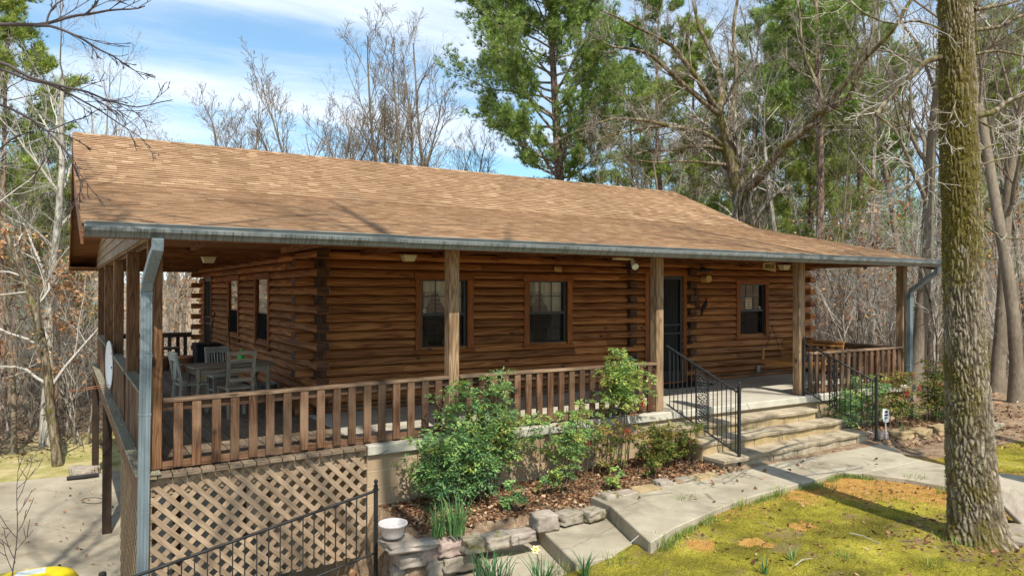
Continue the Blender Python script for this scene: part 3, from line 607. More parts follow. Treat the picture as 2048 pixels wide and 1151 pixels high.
# ---- windows and doors
def window(name, w_, fm, curtain=True, sticker=None, notice=False, t=.11):
    s0, s1, z0, z1 = w_
    def bx(b, a, c, d0, d1, e, f, la=None):    # d: positive = outwards
        b.hexa([fm(s, d, z) for z in (e, f) for (s, d) in ((a, d0), (c, d0), (c, d1), (a, d1))], None, 0, la)
    r = MB(); bx(r, s0-.02, s1+.02, .03, .075, z1-t, z1); bx(r, s0, s0+t, .03, .07, z0+.02, z1-t-.002); bx(r, s1-t, s1, .03, .07, z0+.02, z1-t-.002); bx(r, s0-.03, s1+.03, .03, .085, z0-.03, z0+.018)
    win = r.build(name, M['trimw'], cabin, bevel=.004)
    a, c, e, f = s0+t, s1-t, z0+.02, z1-t; m_ = (e+f)/2
    r = MB(); fw = .035
    for (A, B, E, F) in ((a, a+fw, e, f), (c-fw*1.6, c, e, f), (a+fw, c-fw*1.6, f-fw*.6, f), (a+fw, c-fw*1.6, e, e+fw*1.4), (a+fw, c-fw*1.6, m_-.022, m_+.022)): bx(r, A, B, -.06, .025, E, F)
    r.build('sash_frame', M['alu'], win)
    r = MB()
    for (lo, hi) in ((m_+.02, f),):
        for k in (1, 2): x = a+fw+(c-a-fw*2.6)*k/3; bx(r, x-.007, x+.007, -.035, -.02, lo, hi)
        bx(r, a+fw, c-fw*1.6, -.034, -.021, (lo+hi)/2-.007, (lo+hi)/2+.007)
    for k in (1, 2): x = a+fw+(c-a-fw*2.6)*k/3; bx(r, x-.004, x+.004, -.05, -.042, e, m_)
    bx(r, a+fw, c-fw*1.6, -.049, -.043, (e+m_)/2-.004, (e+m_)/2+.004)
    r.build('muntins', M['alu'], win)
    pd = -.028 if fm is FR else .032
    r = MB(); r.add([fm(s, pd, z) for (s, z) in ((a+.01, m_), (c-.01, m_), (c-.01, f-.01), (a+.01, f-.01))], [(0, 1, 2, 3)]); r.build('pane', M['glass'] if fm is FR else M['glassm'], win)
    r = MB(); r.add([fm(s, -.040, z) for (s, z) in ((a+.01, e+.01), (c-.01, e+.01), (c-.01, m_), (a+.01, m_))], [(0, 1, 2, 3)]); r.build('pane', M['glass'], win)
    r = MB(); r.add([fm(s, .012, z) for (s, z) in ((a+fw, e+fw), (c-fw*1.6, e+fw), (c-fw*1.6, m_), (a+fw, m_))], [(0, 1, 2, 3)]); r.build('insect_screen', M['screen'], win)
    if curtain:
        vs = []; fs = []; N = 60; hz = f-e; rows = 22; mid = (a+c)/2-.14*(c-a)
        r = MB()
        for side_ in (-1, 1):
            base = len(vs)
            for j in range(rows+1):
                tt = j/rows; z = f-tt*hz
                gap = .0 if tt < .16 else (.02+.25*min(1, (tt-.16)/.42)+.018*math.sin(tt*34))*(c-a)*1.15
                if tt > .58: gap = max(.30-(tt-.58)*.5, .13)*(c-a)*1.15
                inn = mid+side_*gap; outr = a if side_ < 0 else c
                for k in range(N+1):
                    s = inn+(outr-inn)*k/N; vs.append(fm(s, -.085+.012*math.sin(k*1.35+tt*1.5)*(1 if tt > .12 else .5), z))
            for j in range(rows):
                for k in range(N): i0 = base+j*(N+1)+k; fs.append((i0, i0+1, i0+N+2, i0+N+1))
        r.add(vs, fs); bx(r, a, c, -.105, -.070, f-hz*.17, f-.01); r.build('curtain', M['curtain'], win, smooth=False)
    if sticker is not None:
        r = MB(); sx = a+.06 if sticker < 0 else c-.12; bx(r, sx, sx+.045, -.02, -.016, m_+.03, m_+.085); st = r.build('alarm_sticker', M['white'], win)
        r = MB(); bx(r, sx+.016, sx+.03, -.0155, -.014, m_+.042, m_+.072); r.build('sticker_print', M['ink'], st)
    if notice:
        r = MB(); x = a+.25; bx(r, x, x+.2, -.02, -.016, m_+.035, m_+.275); st = r.build('notice', M['paper'], win)
        for k in range(4):
            r = MB(); zc = m_+.245-.056*k; 
            x2 = x+.018+(.04 if k == 2 else 0)
            while x2 < x+.18-(.04 if k == 2 else 0): wd = rnd.uniform(.012, .02); bx(r, x2, x2+wd, -.0155, -.0145, zc-.013, zc+.013); x2 += wd+.006
            r.build('notice_line', M['rink'] if k != 2 else M['ink'], st)
    return win
FR = lambda s, d, z: (s, Y0-d-.01, z)
LF = lambda s, d, z: (X0-d-.01, s, z)
w1 = window('window', WIN[0], FR, sticker=-1); w2 = window('window', WIN[1], FR); w3 = window('window', WIN[2], FR, curtain=False, sticker=1, notice=True)
w4 = window('window', LWIN[0], LF, curtain=False); w5 = window('window', LWIN[1], LF, curtain=False)
def sdoor(name, d_, fm, scroll):
    s0, s1, z0, z1 = d_; t = .09
    def bx(b, a, c, d0, d1, e, f, la=None):
        b.hexa([fm(s, d, z) for z in (e, f) for (s, d) in ((a, d0), (c, d0), (c, d1), (a, d1))], None, 0, la)
    r = MB(); bx(r, s0, s1, .03, .075, z1-t, z1); bx(r, s0, s0+t, .03, .07, .005, z1-t-.002); bx(r, s1-t, s1, .03, .07, .005, z1-t-.002); bx(r, s0+t, s1-t, -.05, .08, .005, .04)
    door = r.build(name, M['trimw'], cabin, bevel=.004)
    a, c, e, f = s0+t, s1-t, .045, z1-t; r = MB(); fw = .07
    bx(r, a, a+fw, 0, .04, e, f); bx(r, c-fw, c, 0, .04, e, f); bx(r, a+fw, c-fw, 0, .04, f-fw, f); bx(r, a+fw, c-fw, 0, .04, e, e+.2); bx(r, a+fw, c-fw, .002, .038, 1.0, 1.03); bx(r, a+fw, c-fw, .002, .038, 1.17, 1.2)
    r.build('door_frame', M['iron'], door)
    r = MB(); x = a+fw+.04
    while x < c-fw-.02: r.tube([fm(x, .02, e+.2), fm(x, .02, f-fw)], .006, 6); x += .075
    cx = (a+c)/2+.08
    def curl(x, z, R, sg):
        return [fm(x+sg*R*(1-k/16)*math.cos(k*.62), .03, z+R*(1-k/16)*math.sin(k*.62)) for k in range(13)]
    for zc in np.arange(e+.28, f-.12, .13):
        if 1.0 < zc < 1.2: continue
        for sg in (-1, 1): r.tube(curl(cx+sg*.055, zc, .055, sg), .006, 5); r.tube(curl(cx-sg*.05, zc+.06, .035, sg), .005, 5)
    for x in np.arange(a+.14, c-.1, .12): r.tube(curl(x, 1.1, .05, 1), .006, 5)
    r.build('scroll_grille', M['iron'], door)
    r = MB(); bx(r, a+.005, c-.005, -.055, -.02, e, f); r.build('inner_door', M['black'], door)
    r = MB(); r.tube([fm(a+.035, .04, 1.05), fm(a+.035, .075, 1.05), fm(a+.10, .08, 1.05)], .009, 6); r.build('handle', M['alu'], door)
    return door
sdoor('front_door', DOOR, FR, True); sdoor('side_door', LDOOR, LF, True)
# ---- roof
prf = [(-.42, 2.485), (4.1, 3.45), (6.95, 4.68), (9.8, 3.45), (13.3, 2.56)]
RX0, RX1 = -.90, 13.72
q = MB()
for (a, b_) in zip(prf[:-1], prf[1:]):
    q.hexa([(RX0, a[0], a[1]-.10), (RX1, a[0], a[1]-.10), (RX1, b_[0], b_[1]-.10), (RX0, b_[0], b_[1]-.10), (RX0, a[0], a[1]-.012), (RX1, a[0], a[1]-.012), (RX1, b_[0], b_[1]-.012), (RX0, b_[0], b_[1]-.012)], None, 0, 0)
roof = q.build('roof', M['soffit'], cabin)
for x in (RX0-.025, RX1+.003):
    q = MB()
    for (a, b_) in zip(prf[:-1], prf[1:]):
        q.hexa([(x, a[0], a[1]-.20), (x+.022, a[0], a[1]-.20), (x+.022, b_[0], b_[1]-.20), (x, b_[0], b_[1]-.20), (x, a[0], a[1]-.002), (x+.022, a[0], a[1]-.002), (x+.022, b_[0], b_[1]-.002), (x, b_[0], b_[1]-.002)], None, 0, 1)
    q.build('rake_board', M['soffit'], roof)
q = MB(); q.box(RX0, RX1, -.44, -.422, 2.37, 2.47, la=0); q.build('fascia_board', M['rail'], roof)
q = MB(); q.box(RX0, RX1, 13.3, 13.32, 2.35, 2.54, la=0); q.build('fascia_board', M['rail'], roof)
q = MB(); q.box(RX0+.02, RX1-.02, -.42, .06, 2.375, 2.384, la=0); q.build('eave_soffit', M['soffit'], roof)
q = MB(); y = 12.82
q.box(RX0, -.33, 12.3, 13.3, 2.40, 2.42, la=0); q.build('rear_eave_soffit', M['soffit'], roof)
q = MB()
def course(a, b_, first):
    d = Vector((0, b_[0]-a[0], b_[1]-a[1])); L = d.length; d.normalize(); n = Vector((0, -d.z, d.y)) if True else None
    if n.z < 0: n = -n
    ex = .128; k = 0; s = -.02 if first else 0
    while s < L:
        x = RX0-.02+rnd.uniform(-.15, 0)
        e = min(s+ex+.03, L+.01)
        while x < RX1+.02:
            wd = rnd.uniform(.10, .24); xe = min(x+wd, RX1+.02); xs_ = max(x, RX0-.02)
            if xe-xs_ > .02:
                th = rnd.choice((.006, .006, .009, .011)) if not first else rnd.choice((.003, .005, .006)); jj = rnd.uniform(-.003, .003)
                p0 = Vector((0, a[0], a[1]))+d*(s+jj); p1 = Vector((0, a[0], a[1]))+d*e
                vr = min(1, max(0, rnd.gauss(.55, .19)-(0.12 if th < .006 else -.06)))
                X = Vector((1, 0, 0)); 
                P = [p0+X*xs_-n*.004, p0+X*xe-n*.004, p1+X*xe-n*.006, p1+X*xs_-n*.006, p0+X*xs_+n*(th+.004), p0+X*xe+n*(th+.004), p1+X*xe+n*.0012, p1+X*xs_+n*.0012]
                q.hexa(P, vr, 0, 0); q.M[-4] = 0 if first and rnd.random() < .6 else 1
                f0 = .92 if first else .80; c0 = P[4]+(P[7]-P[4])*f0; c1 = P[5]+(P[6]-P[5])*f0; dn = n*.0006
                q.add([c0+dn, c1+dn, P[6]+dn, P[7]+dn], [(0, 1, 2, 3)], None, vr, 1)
            x += wd+.002
        s += ex; k += 1
course(prf[0], prf[1], True); course(prf[1], prf[2], False)
course(prf[3], prf[2], False) if False else None
for (a, b_) in ((prf[4], prf[3]), (prf[3], prf[2])):
    q.hexa([(RX0, a[0], a[1]-.01), (RX1, a[0], a[1]-.01), (RX1, b_[0], b_[1]-.01), (RX0, b_[0], b_[1]-.01), (RX0, a[0], a[1]+.006), (RX1, a[0], a[1]+.006), (RX1, b_[0], b_[1]+.006), (RX0, b_[0], b_[1]+.006)], .4, 0, 0)
x = RX0-.02
while x < RX1:      # ridge caps
    e = min(x+.3, RX1+.02); vr = rnd.random()
    for sg in (-1, 1): q.hexa([(x, 6.95, 4.685), (e, 6.95, 4.679), (e, 6.95+sg*.14, 4.679-.06), (x, 6.95+sg*.14, 4.685-.06), (x, 6.95, 4.698), (e, 6.95, 4.689), (e, 6.95+sg*.14, 4.689-.06), (x, 6.95+sg*.14, 4.698-.06)], vr, 0, 0)
    x += .145
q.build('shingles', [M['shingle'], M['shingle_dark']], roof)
# gable ends with lapped siding
def under(y):
    return lerp([p[0] for p in prf], [p[1] for p in prf], y)-.102
for xg, sg in ((-.33, -1), (13.55, 1)):
    q = MB(); z = 2.40
    while z < 4.55:
        z1 = z+.15; yl = np.interp(z1, [2.383, 3.348, 4.578], [-.42, 4.1, 6.95]); yh = 13.9-yl if z1 > 3.35 else np.interp(z1, [2.458, 3.348], [13.3, 9.8])
        yl = max(yl, .12 if xg < 0 else .1); yh = min(yh, 12.78)
        if yh-yl > .1:
            q.hexa([(xg-.012*(1 if sg < 0 else 0)-.006, yl, z), (xg+.02, yl, z), (xg+.02, yh, z), (xg-.018, yh, z), (xg, yl, z1), (xg+.02, yl, z1), (xg+.02, yh, z1), (xg, yh, z1)], None, 0, 1)
        z = z1+.002
    q.build('gable_siding', M['post'], cabin)
# ---- gutters and downspouts
GX0, GX1 = -.895, 13.70
gp = [(-.435, 2.475), (-.437, 2.352), (-.50, 2.352), (-.515, 2.385), (-.545, 2.41), (-.548, 2.452), (-.535, 2.456), (-.535, 2.478), (-.56, 2.484), (-.56, 2.492), (-.525, 2.492), (-.525, 2.462), (-.538, 2.448), (-.535, 2.415), (-.505, 2.392), (-.49, 2.360), (-.446, 2.360), (-.444, 2.475)]
q = MB()
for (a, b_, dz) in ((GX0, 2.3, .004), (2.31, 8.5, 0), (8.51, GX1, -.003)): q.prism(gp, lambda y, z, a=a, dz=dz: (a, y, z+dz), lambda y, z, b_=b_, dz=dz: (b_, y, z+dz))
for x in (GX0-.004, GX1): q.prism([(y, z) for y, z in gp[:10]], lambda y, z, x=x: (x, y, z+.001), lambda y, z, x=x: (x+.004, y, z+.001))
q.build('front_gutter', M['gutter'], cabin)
def downspout(path, wx, wy, name='downspout'):
    q = MB(); pts = [Vector(p) for p in path]
    for k in range(len(pts)-1):
        a, b_ = pts[k], pts[k+1]; sc = 1-.0*k
        def ring(p, k_):
            t = (pts[min(k_+1, len(pts)-1)]-pts[max(k_-1, 0)]).normalized(); sx = Vector((1, 0, 0)); sx = (sx-t*sx.dot(t)).normalized(); sy = t.cross(sx)
            return [p+sx*(wx*i)+sy*(wy*j) for i, j in ((-.5, -.5), (.5, -.5), (.5, .5), (-.5, .5))]
        r0, r1 = ring(a, k), ring(b_, k+1)
        q.hexa([r0[0], r0[1], r0[2], r0[3], r1[0], r1[1], r1[2], r1[3]], .5, 0, 2)
        if k in (4, 5, 6):
            q.hexa([p+(p-a)*.09 for p in r0]+[p+(p-a)*.09+Vector((0, 0, -.028)) for p in r0], .4); q.hexa([p+(p-a)*.05+Vector((0, 0, -.045)) for p in r0]+[p+(p-a)*.05+Vector((0, 0, -.052)) for p in r0], .4)
        if k >= 4:
            for fx_ in (-.30, 0, .30):
                o_ = Vector((wx*fx_, -wy*.5-.002, 0)); q.bar(a+o_, b_+o_, .008, .008, (0, 1, 0))
    return q.build(name, M['down'], cabin, bevel=.006)
downspout([(-.28, -.49, 2.36), (-.28, -.48, 2.26), (-.30, -.38, 2.17), (-.33, -.09, 1.95), (-.335, -.03, 1.84), (-.335, -.02, 1.2), (-.345, -.02, .6), (-.355, -.03, -.4), (-.375, -.05, -2.6)], .105, .08)
downspout([(13.58, -.49, 2.36), (13.58, -.47, 2.24), (13.54, -.3, 2.12), (13.47, -.02, 1.88), (13.46, .0, 1.78), (13.46, .0, .4), (13.46, .0, -.62)], .10, .08)
# ================= stone steps with iron handrails
def jag_slab(b, x0, x1, yb, yl, yr, z0, z1, amp=.03, var=None):
    n = 26; fr = []
    for k in range(n+1):
        t = k/n; x = x0+(x1-x0)*t; y = yl+(yr-yl)*t + amp*mnoise.noise(Vector((x*2.3, z1*31, 0)))+amp*.5*mnoise.noise(Vector((x*9, z1*17, 2))); fr.append((x, y))
    P = fr+[(x1, yb), (x0, yb)]; m_ = len(P)
    vs = [(x, y, z1+.006*mnoise.noise(Vector((x*2, y*2, z1*9)))) for x, y in P]+[(x+.0, y+.012, z0) for x, y in P]
    b.add(vs, [tuple(range(m_))]+[(i, m_+i, m_+(i+1) % m_, (i+1) % m_) for i in range(m_)], None, var)
steps = thing('stone_steps', 'three flagstone steps of yellow brown stone rising to the porch slab', 'steps', (8.6, -.6, -.66))
for (x0, x1, yb, yl, yr, z) in ((6.55, 10.08, .0, -.46, -.36, -.165), (6.78, 10.42, -.3, -.84, -.64, -.335), (6.82, 10.58, -.55, -1.22, -.98, -.505)):
    q = MB(); jag_slab(q, x0, x1, yb, yl, yr, z-.05, z, .035); tr_ = q.build('tread', M['tread'], steps, bevel=.008)
    q = MB(); x = x0+.03
    while x < x1-.03:
        e = min(x+rnd.uniform(.35, .8), x1-.02); t0 = (x-x0)/(x1-x0); t1 = (e-x0)/(x1-x0); g0 = .045+rnd.uniform(-.015, .015)
        ya, yb2 = yl+(yr-yl)*t0+g0, yl+(yr-yl)*t1+g0
        q.hexa([(x, ya, z-.26), (e-.008, yb2, z-.26), (e-.008, .0, z-.26), (x, 0, z-.26), (x, ya, z-.052), (e-.008, yb2, z-.052), (e-.008, 0, z-.052), (x, 0, z-.052)]); x = e
    q.build('riser', M['ystone'] if z > -.4 else M['tread'], steps, bevel=.008)
def handrail(name, label, a, b_, zt, zb, nbal, panel=None, newel=(-.66, .55), top_post=None, group=None):
    a = Vector((a[0], a[1], 0)); b_ = Vector((b_[0], b_[1], 0)); t = thing(name, label, 'handrail', (b_.x, b_.y, newel[0]), group)
    P = lambda s, z: (a.x+(b_.x-a.x)*s, a.y+(b_.y-a.y)*s, z)
    T = lambda s: zt[0]+(zt[1]-zt[0])*s; B = lambda s: zb[0]+(zb[1]-zb[0])*s
    q = MB(); q.bar(P(0, T(0)), P(1, T(1)), .038, .012); q.bar(P(0, T(0)-.012), P(1, T(1)-.012), .022, .014); q.build('top_rail', M['iron'], t, bevel=.003)
    q = MB(); q.bar(P(0, B(0)), P(1, B(1)), .026, .018); q.build('bottom_rail', M['iron'], t, bevel=.002)
    for s in nbal:
        q = MB(); q.tube([P(s, B(s)), P(s, T(s)-.015)], .0075, 4); q.build('baluster', M['iron'], t)
    x, y, _ = P(1, 0)
    q = MB(); q.box(x-.019, x+.019, y-.019, y+.019, newel[0], newel[1], la=2); q.box(x-.045, x+.045, y-.045, y+.045, newel[0], newel[0]+.02); q.box(x-.026, x+.026, y-.026, y+.026, newel[1]-.045, newel[1]-.03)
    q.lathe((x, y, newel[1]), [(0.018, 0), (.026, .012), (.012, .022), (.014, .03), (.024, .045), (.022, .06), (.008, .075), (0.001, .078)], 12); q.build('newel_post', M['iron'], t)
    if top_post:
        q = MB(); x, y, _ = P(-.01, 0); q.box(x-.018, x+.018, y-.018, y+.018, top_post[0], top_post[1], la=2); q.lathe((x, y, top_post[1]), [(.016, 0), (.024, .015), (.01, .03), (.02, .045), (.002, .07)], 10); q.build('top_post', M['iron'], t)
    if panel:
        s0, s1 = panel; q = MB()
        for s in (s0, s1): q.tube([P(s, B(s)), P(s, T(s))], .009, 4)
        for k in range(19):
            zf = (k+.5)/19
            for j, sg in enumerate((-1, 1)):
                c = (s0+s1)/2+sg*(s1-s0)*.23; rr = .034
                pts = []
                for i in range(14):
                    an = i*.6+k*1.7+j; r2 = rr*(1-i/17)
                    s = c+math.cos(an)*r2*(s1-s0)/.11; z = B(s)+(T(s)-B(s))*zf+math.sin(an)*r2; pts.append(P(min(s1, max(s0, s)), z))
                q.tube(pts, .0058, 4)
        q.build('scroll_panel', M['iron'], t)
    return t
nb = [.045, .105, .165, .23, .295, .36, .42]+[.60, .66, .715, .775, .835, .895, .955]
handrail('iron_handrail', 'black iron handrail with scroll panel on the left side of the stone steps', (6.93, .06), (7.19, -1.14), (1.02, .41), (.11, -.47), nb, (.43, .58), (-.66, .50), None)
handrail('iron_handrail', 'black iron handrail on the right side of the stone steps by the porch swing', (10.24, .05), (10.68, -1.03), (.95, .34), (.10, -.54), list(np.linspace(.06, .95, 13)), (.36, .46), (-.66, .41), (0.0, 1.0))
# garden handrail going down to the patio at the lower left
handrail('iron_handrail', 'black iron handrail running down past the lattice from the flower bowl', (-1.6, -.78), (1.88, -.72), (-1.0, -.335), (-1.68, -1.02), list(np.linspace(.1, .97, 27)), None, (-1.40, -.29))
# ================= stones
def rock(loc, sx, sy, sz, mat, label, seed, rz=0, parent=None, name='garden_stone', group='stones edging the garden bed', bulge=.12):
    q = MB(); n = 9; vs = []; idx = {}; fs = []
    def key(p): return tuple(round(c, 4) for c in p)
    for ax in range(3):
        for sg in (-1, 1):
            o = [i for i in range(3) if i != ax]
            for i in range(n):
                for j in range(n):
                    f = []
                    for (a, b_) in ((0, 0), (1, 0), (1, 1), (0, 1)):
                        p = [0, 0, 0]; p[ax] = sg; p[o[0]] = -1+2*(i+a)/n; p[o[1]] = -1+2*(j+b_)/n; k = key(p)
                        if k not in idx:
                            idx[k] = len(vs); v = Vector(p); v = v*(1-bulge*.5*(v.length_squared-1)/2)
                            v += Vector((mnoise.noise(v*1.3+Vector((seed, 0, 0))), mnoise.noise(v*1.3+Vector((0, seed, 5))), mnoise.noise(v*1.3+Vector((7, 0, seed)))))*.17; v += Vector((mnoise.noise(v*3.1+Vector((seed, 3, 0))), mnoise.noise(v*3.1+Vector((0, seed, 1))), mnoise.noise(v*3.1+Vector((2, 0, seed)))))*.10
                            vs.append(Vector((v.x*sx/2, v.y*sy/2, v.z*sz/2)))
                        f.append(idx[k])
                    if (sg > 0) != (ax == 1): fs.append(tuple(f))
                    else: fs.append(tuple(reversed(f)))
    Mx = Matrix.Translation(loc) @ Matrix.Rotation(rz, 4, 'Z'); q.add([Mx @ v for v in vs], fs)
    o = q.build(name, mat, parent, smooth=True); 
    if label: tag(o, label, 'stone', group)
    return o
G_, Mo, Pk, Ys = M['stone'], M['mstone'], M['pstone'], M['ystone']
ST = [ # px, py of the stone's middle, plane z, size x,y,z, material, label
 (822, 1083, -.80, .62, .46, .09, G_, 'wide flat capstone holding the white bowl planter'),
 (823, 1113, -.95, .34, .28, .17, G_, 'grey block directly under the left end of the flat capstone'),
 (826, 1138, -1.12, .44, .28, .16, G_, 'long rough stone at the foot of the stacked corner'),
 (862, 1102, -.93, .34, .25, .16, Pk, 'pinkish block right of the flat capstone'),
 (885, 1128, -1.08, .40, .28, .20, Mo, 'shaggy moss covered stone low in the stacked wall'),
 (905, 1090, -.88, .38, .26, .18, Pk, 'pale pinkish block below the daffodil leaves'),
 (918, 1120, -1.05, .42, .28, .18, Mo, 'rounded mossy stone beside the lowest concrete step'),
 (955, 1085, -.85, .34, .26, .17, Mo, 'grey stone with a green moss top behind the middle step'),
 (1000, 1078, -.82, .36, .26, .14, Mo, 'mossy stone between the middle step and the leaf bed'),
 (1045, 1070, -.80, .36, .24, .12, G_, 'low pale stone partly buried in moss'),
 (1094, 1040, -.72, .30, .26, .20, G_, 'squared grey block standing taller above the middle step'),
 (1142, 1032, -.74, .34, .24, .14, Mo, 'moss capped stone right of the squared grey block'),
 (1190, 1026, -.74, .30, .24, .13, Mo, 'yellow green moss stone left of the tall narrow stone'),
 (1222, 1003, -.70, .22, .22, .26, Mo, 'tall narrow mossy stone against the corner of the path'),
 (1258, 988, -.68, .34, .26, .09, G_, 'flat grey slab lying at the back edge of the path'),
 (1297, 978, -.66, .42, .28, .08, Ys, 'flat tan slab next to the white rock'),
 (1332, 968, -.65, .24, .2, .14, G_, 'small whitish rock between two flat slabs'),
 (1412, 952, -.64, .46, .22, .09, Ys, 'flat yellow sandstone near the foot of the left handrail'),
 (1375, 960, -.65, .3, .2, .10, Mo, 'small flat mossy rock near the path edge'),
 (1762, 872, -.62, .34, .26, .2, Pk, 'reddish block behind the right handrail post'),
 (1808, 869, -.60, .42, .3, .18, Ys, 'yellow sandstone right of the security sign'),
 (1848, 864, -.60, .40, .3, .17, Ys, 'mossy yellow rock in the middle of the right bed edge'),
 (1888, 858, -.60, .44, .3, .18, Ys, 'yellow rock next to the big mossy trunk'),
 (1990, 850, -.64, .5, .3, .12, Mo, 'low rock just right of the big mossy trunk')]
for k, (px, py, z, sx, sy, sz, mt_, lb) in enumerate(ST):
    p = on(px, py, 2, z); rock((p[0], p[1]+.06, z-.02), sx*.9, sy*.9, sz*.92, mt_, lb, k*3.7, rnd.uniform(-.12, .18))
o = poly_slab('stone_slab', [(7.15, -4.6), (7.75, -4.38), (8.6, -5.0), (7.6, -5.6)], -.75, -.66, M['mstone'], kind=None); tag(o, 'flat mossy stone slab at the right foot of the big tree', 'slab')
q = MB(); p0 = on(1992, 988, 2, -.3); q.bar((7.62, -4.22, -.18), (8.05, -4.55, -.74), .26, .07, (-.5, -.6, .6)); tag(q.build('leaning_slab', M['stone'], None, bevel=.01), 'weathered stone plank leaning against the right side of the big tree', 'slab')
# white bowl on the capstone
p = on(793, 1078, 2, -.745); bowl = thing('bowl_planter', 'empty round white bowl planter on the flat capstone', 'planter', (p[0], p[1]+.1, -.745))
q = MB(); q.lathe((p[0], p[1]+.1, -.745), [(r_*.88, z_*.95) for r_, z_ in [(.001, .0), (.105, .0), (.115, .01), (.128, .03), (.15, .13), (.172, .135), (.178, .15), (.172, .163), (.158, .165), (.148, .15), (.13, .06), (.1, .035), (.001, .03)]], 36); q.build('bowl', M['bowl'], bowl, smooth=True)
# ================= leaf helpers
nr = np.random.default_rng(5)
def unit(v): return v/(np.linalg.norm(v, axis=-1, keepdims=True)+1e-9)
def leaf_quads(P, D, W, ln_, wd, fold=.15):
    # P base (n,3), D direction, W width direction
    n = len(P); N = np.cross(D, W); l = ln_[:, None]; w_ = wd[:, None]
    a = P; b_ = P+D*l*.5+W*w_*.5+N*w_*fold; c = P+D*l; d = P+D*l*.5-W*w_*.5+N*w_*fold
    V = np.stack([a, b_, c, d], 1).reshape(-1, 3); F = np.arange(4*n).reshape(-1, 4)
    return V, F
def rand_dirs(n, zmin=-1, zmax=1):
    z = nr.uniform(zmin, zmax, n); a = nr.uniform(0, 2*np.pi, n); r = np.sqrt(np.maximum(0, 1-z*z)); return np.stack([r*np.cos(a), r*np.sin(a), z], 1)
def nandina(label, canes, mat='nandina', berries=0, group='nandina shrubs along the porch wall', name='nandina_shrub', dens=1.0, tone=.5, lo_s=.25):
    # canes: (x,y,z0,height,lean x,lean y,spread)
    base = canes[0]; t = thing(name, label, 'shrub', (base[0], base[1], base[2]), group)
    LP = []; LD = []; LW = []; q = MB(); var = []; bq = MB()
    for (x, y, z0, h, lx, ly, sp) in canes:
        pts = [Vector((x+lx*s*s+.02*math.sin(s*5+x), y+ly*s*s, z0+h*s)) for s in (0, .25, .5, .75, 1)]
        q.tube(pts, [.008, .007, .006, .005, .003], 5)
        nfr = int(h*21*dens)
        for k in range(nfr):
            s = nr.uniform(lo_s, 1.02); pb = np.array([x+lx*s*s, y+ly*s*s, z0+h*s]); az = nr.uniform(0, 2*np.pi); el = nr.uniform(-.25, .7)
            d = np.array([math.cos(az)*math.cos(el), math.sin(az)*math.cos(el)*.75-.12, math.sin(el)]); d /= np.linalg.norm(d); L = sp*nr.uniform(.6, 1.1)
            sd = np.cross(d, [0, 0, 1.0]); sd /= np.linalg.norm(sd); upn = np.cross(sd, d); m_ = 26
            tt = nr.uniform(.2, 1, m_); sdv = nr.uniform(-1, 1, m_)*(1.15-tt)*.62*L
            P = pb+d*(L*tt)[:, None]+sd*sdv[:, None]+upn*nr.normal(0, .012, m_)[:, None]; P[:, 2] -= (tt**2)*L*.35
            Dl = unit(d*nr.uniform(.4, 1, m_)[:, None]+sd*np.sign(sdv)[:, None]*nr.uniform(.2, 1, m_)[:, None]+np.array([0, 0, -.25])+nr.normal(0, .25, (m_, 3)))
            Wl = unit(np.cross(Dl, upn+nr.normal(0, .35, (m_, 3))))
            LP.append(P); LD.append(Dl); LW.append(Wl); fv = nr.normal(tone, .13)+(s-.6)*.15; var.append(np.clip(fv+nr.normal(0, .09, m_), 0, 1 if (mat == 'nandr' or nr.uniform() < .05) else .83))
    LP, LD, LW, var = map(np.concatenate, (LP, LD, LW, var)); n = len(LP)
    V, F = leaf_quads(LP, LD, LW, nr.uniform(.03, .078, n), nr.uniform(.013, .029, n)); np_mesh('foliage', V, F, M[mat], t, var)
    q.build('stems', M['stem'], t)
    for k in range(berries):
        (x, y, z0, h, lx, ly, sp) = canes[rnd.randrange(len(canes))]; s = rnd.uniform(.6, .95); cx, cy, cz = x+lx*s*s+rnd.uniform(-.1, .1), y+ly*s*s-.12, z0+h*s; bq = MB()
        for j in range(22):
            p = (cx+max(-.04, min(.04, rnd.gauss(0, .02))), cy+max(-.035, min(.035, rnd.gauss(0, .018))), cz+max(-.06, min(.06, rnd.gauss(0, .032)))); bq.lathe(p, [(.001, -.009), (.008, -.004), (.008, .004), (.001, .009)], 5)
        bq.build('berry_cluster', M['berry'], t)
    return t
def canes(xc, yc, z0, n, hx, spx, spy, sp, lean=.25, hm=None):
    o = []
    for k in range(n):
        x = xc+rnd.uniform(-spx, spx); h = hx*rnd.uniform(.6, 1.0)
        o.append((x, yc+rnd.uniform(-spy, spy), z0, h, (x-xc)*lean+rnd.uniform(-.1, .1), rnd.uniform(-.2, .05), sp))
    return o
nandina('large dark green nandina shrub in front of the left porch post', canes(2.9, -.45, -.74, 17, 1.0, .45, .18, .27)+[(2.9+.16*k, -.2, -.74, 1.40+.05*(k % 3), .05, -.05, .24) for k in range(6)], berries=2, tone=.50)
nandina('bright green nandina with a red berry bunch right of the left porch post', canes(3.72, -.38, -.74, 9, 1.15, .28, .16, .22), berries=2, tone=.58, lo_s=.5)
nandina('yellow green nandina shrub in the middle of the porch wall', canes(4.75, -.35, -.74, 10, 1.05, .40, .15, .20), tone=.63, berries=1, lo_s=.45, dens=.8)
nandina('low sprawling nandina at the foot of the wall, left of the bare stems', canes(4.2, -.65, -.74, 4, .45, .25, .12, .14), tone=.6, dens=.7, lo_s=.4)
nandina('tall nandina with a fresh light green top rising above the railing', [(5.8+rnd.uniform(-.12, .12), -.22, -.72, 1.72*rnd.uniform(.82, 1), rnd.uniform(-.35, .3), rnd.uniform(-.12, 0), .24) for k in range(8)], tone=.68, berries=1, dens=.75, lo_s=.62)
